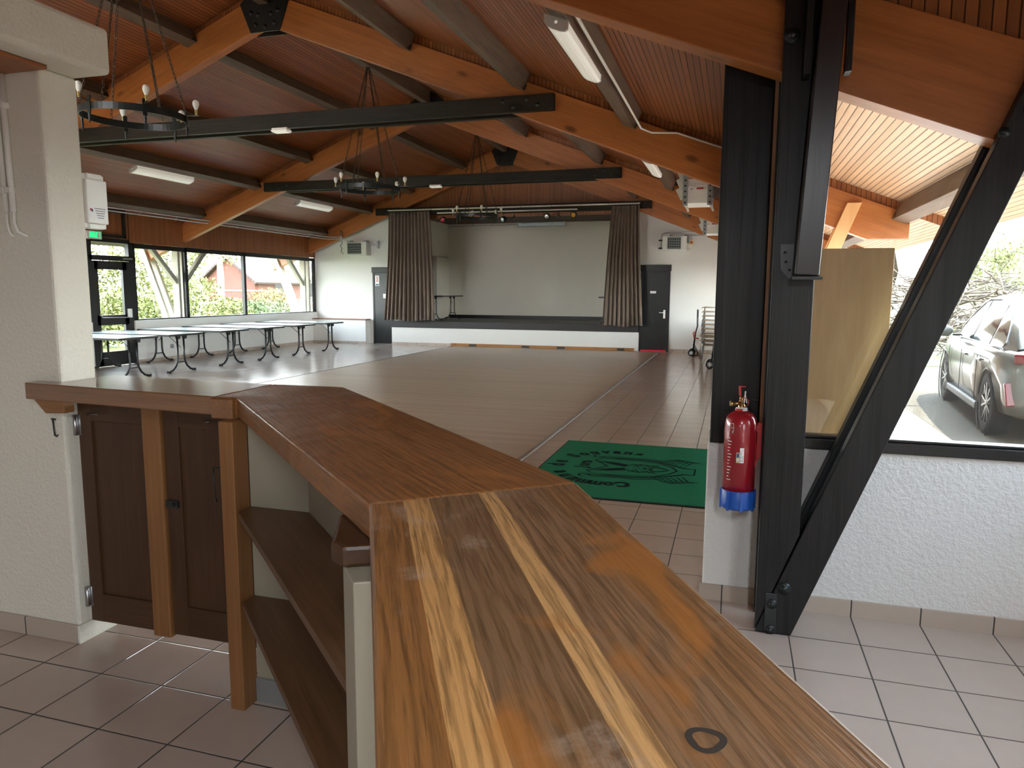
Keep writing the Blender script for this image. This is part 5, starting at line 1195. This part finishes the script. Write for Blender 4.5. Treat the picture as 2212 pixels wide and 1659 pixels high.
def side_y(x, z):
    for i in range(len(CB) - 1):
        if CB[i][0] <= x <= CB[i + 1][0]:
            f = (x - CB[i][0]) / (CB[i + 1][0] - CB[i][0]); A, B_ = cab(*CB[i]), cab(*CB[i + 1]); pr = [((a[0] + (b[0] - a[0]) * f), (a[1] + (b[1] - a[1]) * f)) for a, b in zip(A, B_)]
            for a, b in zip(pr, pr[1:]):
                if a[1] <= z <= b[1]: return a[0] + (b[0] - a[0]) * (z - a[1]) / (b[1] - a[1])
            return pr[2][0]
    return .8
def pane_(poly, mat, name, par, off=.006, s=1):
    me = MB(); n = len(poly); cx = sum(p[0] for p in poly) / n; cz = sum(p[1] for p in poly) / n
    rings = []
    for f in (1, .66, .33): rings.append([(cx + (x - cx) * f, cz + (z - cz) * f) for x, z in poly])
    P = [(x, s * (side_y(x, z) + off), z) for r in rings for x, z in r] + [(cx, s * (side_y(cx, cz) + off), cz)]
    F = []
    for a in range(2):
        for k in range(n): F.append((a * n + k, a * n + (k + 1) % n, (a + 1) * n + (k + 1) % n, (a + 1) * n + k))
    for k in range(n): F.append((2 * n + k, 2 * n + (k + 1) % n, 3 * n))
    return me.add(P, F, 0, None, True).build(name, mat, par, False)
for s in (1, -1):
    pane_([(1.10, 1.0), (.80, 1.22), (.50, 1.40), (.30, 1.47), (.02, 1.50), (.02, 1.0)], 'carglass', 'side_window', t, .008, s)
    pane_([(-.06, 1.0), (-.06, 1.50), (-.6, 1.50), (-.95, 1.47), (-1.05, 1.0)], 'carglass', 'side_window', t, .008, s)
    pane_([(-1.12, 1.0), (-1.03, 1.45), (-1.35, 1.34), (-1.62, 1.18), (-1.75, 1.05), (-1.7, 1.0)], 'carglass', 'side_window', t, .008, s)
    MB().tube([(x, s * (side_y(x, .99) + .014), .99) for x in (-1.78, -1.2, -.5, .2, .8, 1.15)], .010, 6).build('chrome_trim', 'chromebar', t, False)
    MB().tube([(x, s * (side_y(x, z) + .01), z) for x, z in ((-1.78, 1.05), (-1.5, 1.27), (-1.05, 1.455), (-.5, 1.525), (.1, 1.52), (.35, 1.47), (.6, 1.36), (.9, 1.16), (1.14, 1.0))], .010, 6).build('window_trim', 'chromebar', t, False)
    MB().box(-1.05, 1.05, s * .86 - .04, s * .86 + .085 * (1 if s > 0 else 1) - (.045 if s < 0 else 0), .20, .30).build('sill_trim', 'cartrim', t, False, .02)
    for x in (.05, -.98, .98): MB().tube([(x + .0, s * .948, .34), (x - .01, s * .952, .6), (x, s * .946, .86)], .004, 4).build('door_gap', 'cartrim', t, False)
    for x in (-.12, -1.02): MB().box(x - .12, x + .1, s * .945 - .012, s * .945 + .012, .80, .825).build('door_handle', 'carpaint', t, False, .006)
    m = MB().ball((.88, s * 1.05, 1.06), .12, 14, 0, (.55, .95, .7)).build('mirror', 'carpaint', t, False)
    MB().box(.86, .92, s * .88 - .06, s * .88 + .06, .99, 1.02).build('mirror_arm', 'cartrim', m, False)
    for x in (-1.47, 1.46):
        w = MB().lathe([(.235, -.105), (.30, -.118), (.345, -.105), (.358, -.06), (.36, 0), (.358, .06), (.345, .105), (.30, .118), (.235, .105)], (x, s * .81, .345), Y, 40).build('wheel', 'tyre', t, False)
        rm = MB(); so = s * .095
        rm.lathe([(.245, -.10), (.245, .10), (.232, .10), (.225, -.10)], (x, s * .81, .345), Y, 36)
        rm.lathe([(0, .10 * s), (.035, .10 * s), (.05, .085 * s), (.05, .05 * s)], (x, s * .81, .345), Y, 16)
        for k in range(5):
            for e in (-.16, .16):
                a = k * 2 * PI / 5 + e; b = k * 2 * PI / 5 + e * 1.6
                rm.beam((x + .035 * math.cos(a), s * .81 + s * .085, .345 + .035 * math.sin(a)), (x + .238 * math.cos(b), s * .81 + s * .092, .345 + .238 * math.sin(b)), .022, .024, (0, 1, 0))
        rm.build('rim', 'rim', w, False)
        MB().lathe([(0, .02 * s), (.20, .02 * s)], (x, s * .81, .345), Y, 24).build('brake_disc', 'darkmetal', w, False)
        MB().lathe([(.385, 0), (.40, .012), (.41, 0)], (x, s * .925, .345), (0, s, 0), 30).build('arch_lip', 'cartrim', t, False)
    MB().frame_box(V((-2.27, s * .72, .92)), V((.5, s * .55, 0)).normalized(), V((-.55 * s, .5, 0)).normalized() * 1, Z, .20, .20, .11).build('tail_light', 'taillight', t, False, .03)
    MB().beam((-2.26, s * .83, .42), (-2.22, s * .86, .66), .05, .10, (0, 1, 0)).build('bumper_reflector', 'taillight', t, False, .01)
MB().box(-2.40, -2.30, -.62, .62, .28, .40).build('rear_diffuser', 'cartrim', t, False, .03)
MB().prism([(-.62, 0), (.62, 0), (.52, .34), (-.52, .34)], (-2.07, 0, 1.06), V((0, 1, 0)), V((.52, 0, .50)).normalized(), .012).build('rear_window', 'carglass', t, False)
MB().prism([(-.70, 0), (.70, 0), (.58, .62), (-.58, .62)], (1.23, 0, 1.065), V((0, 1, 0)), V((-.80, 0, .54)).normalized(), -.012).build('windscreen', 'carglass', t, False)
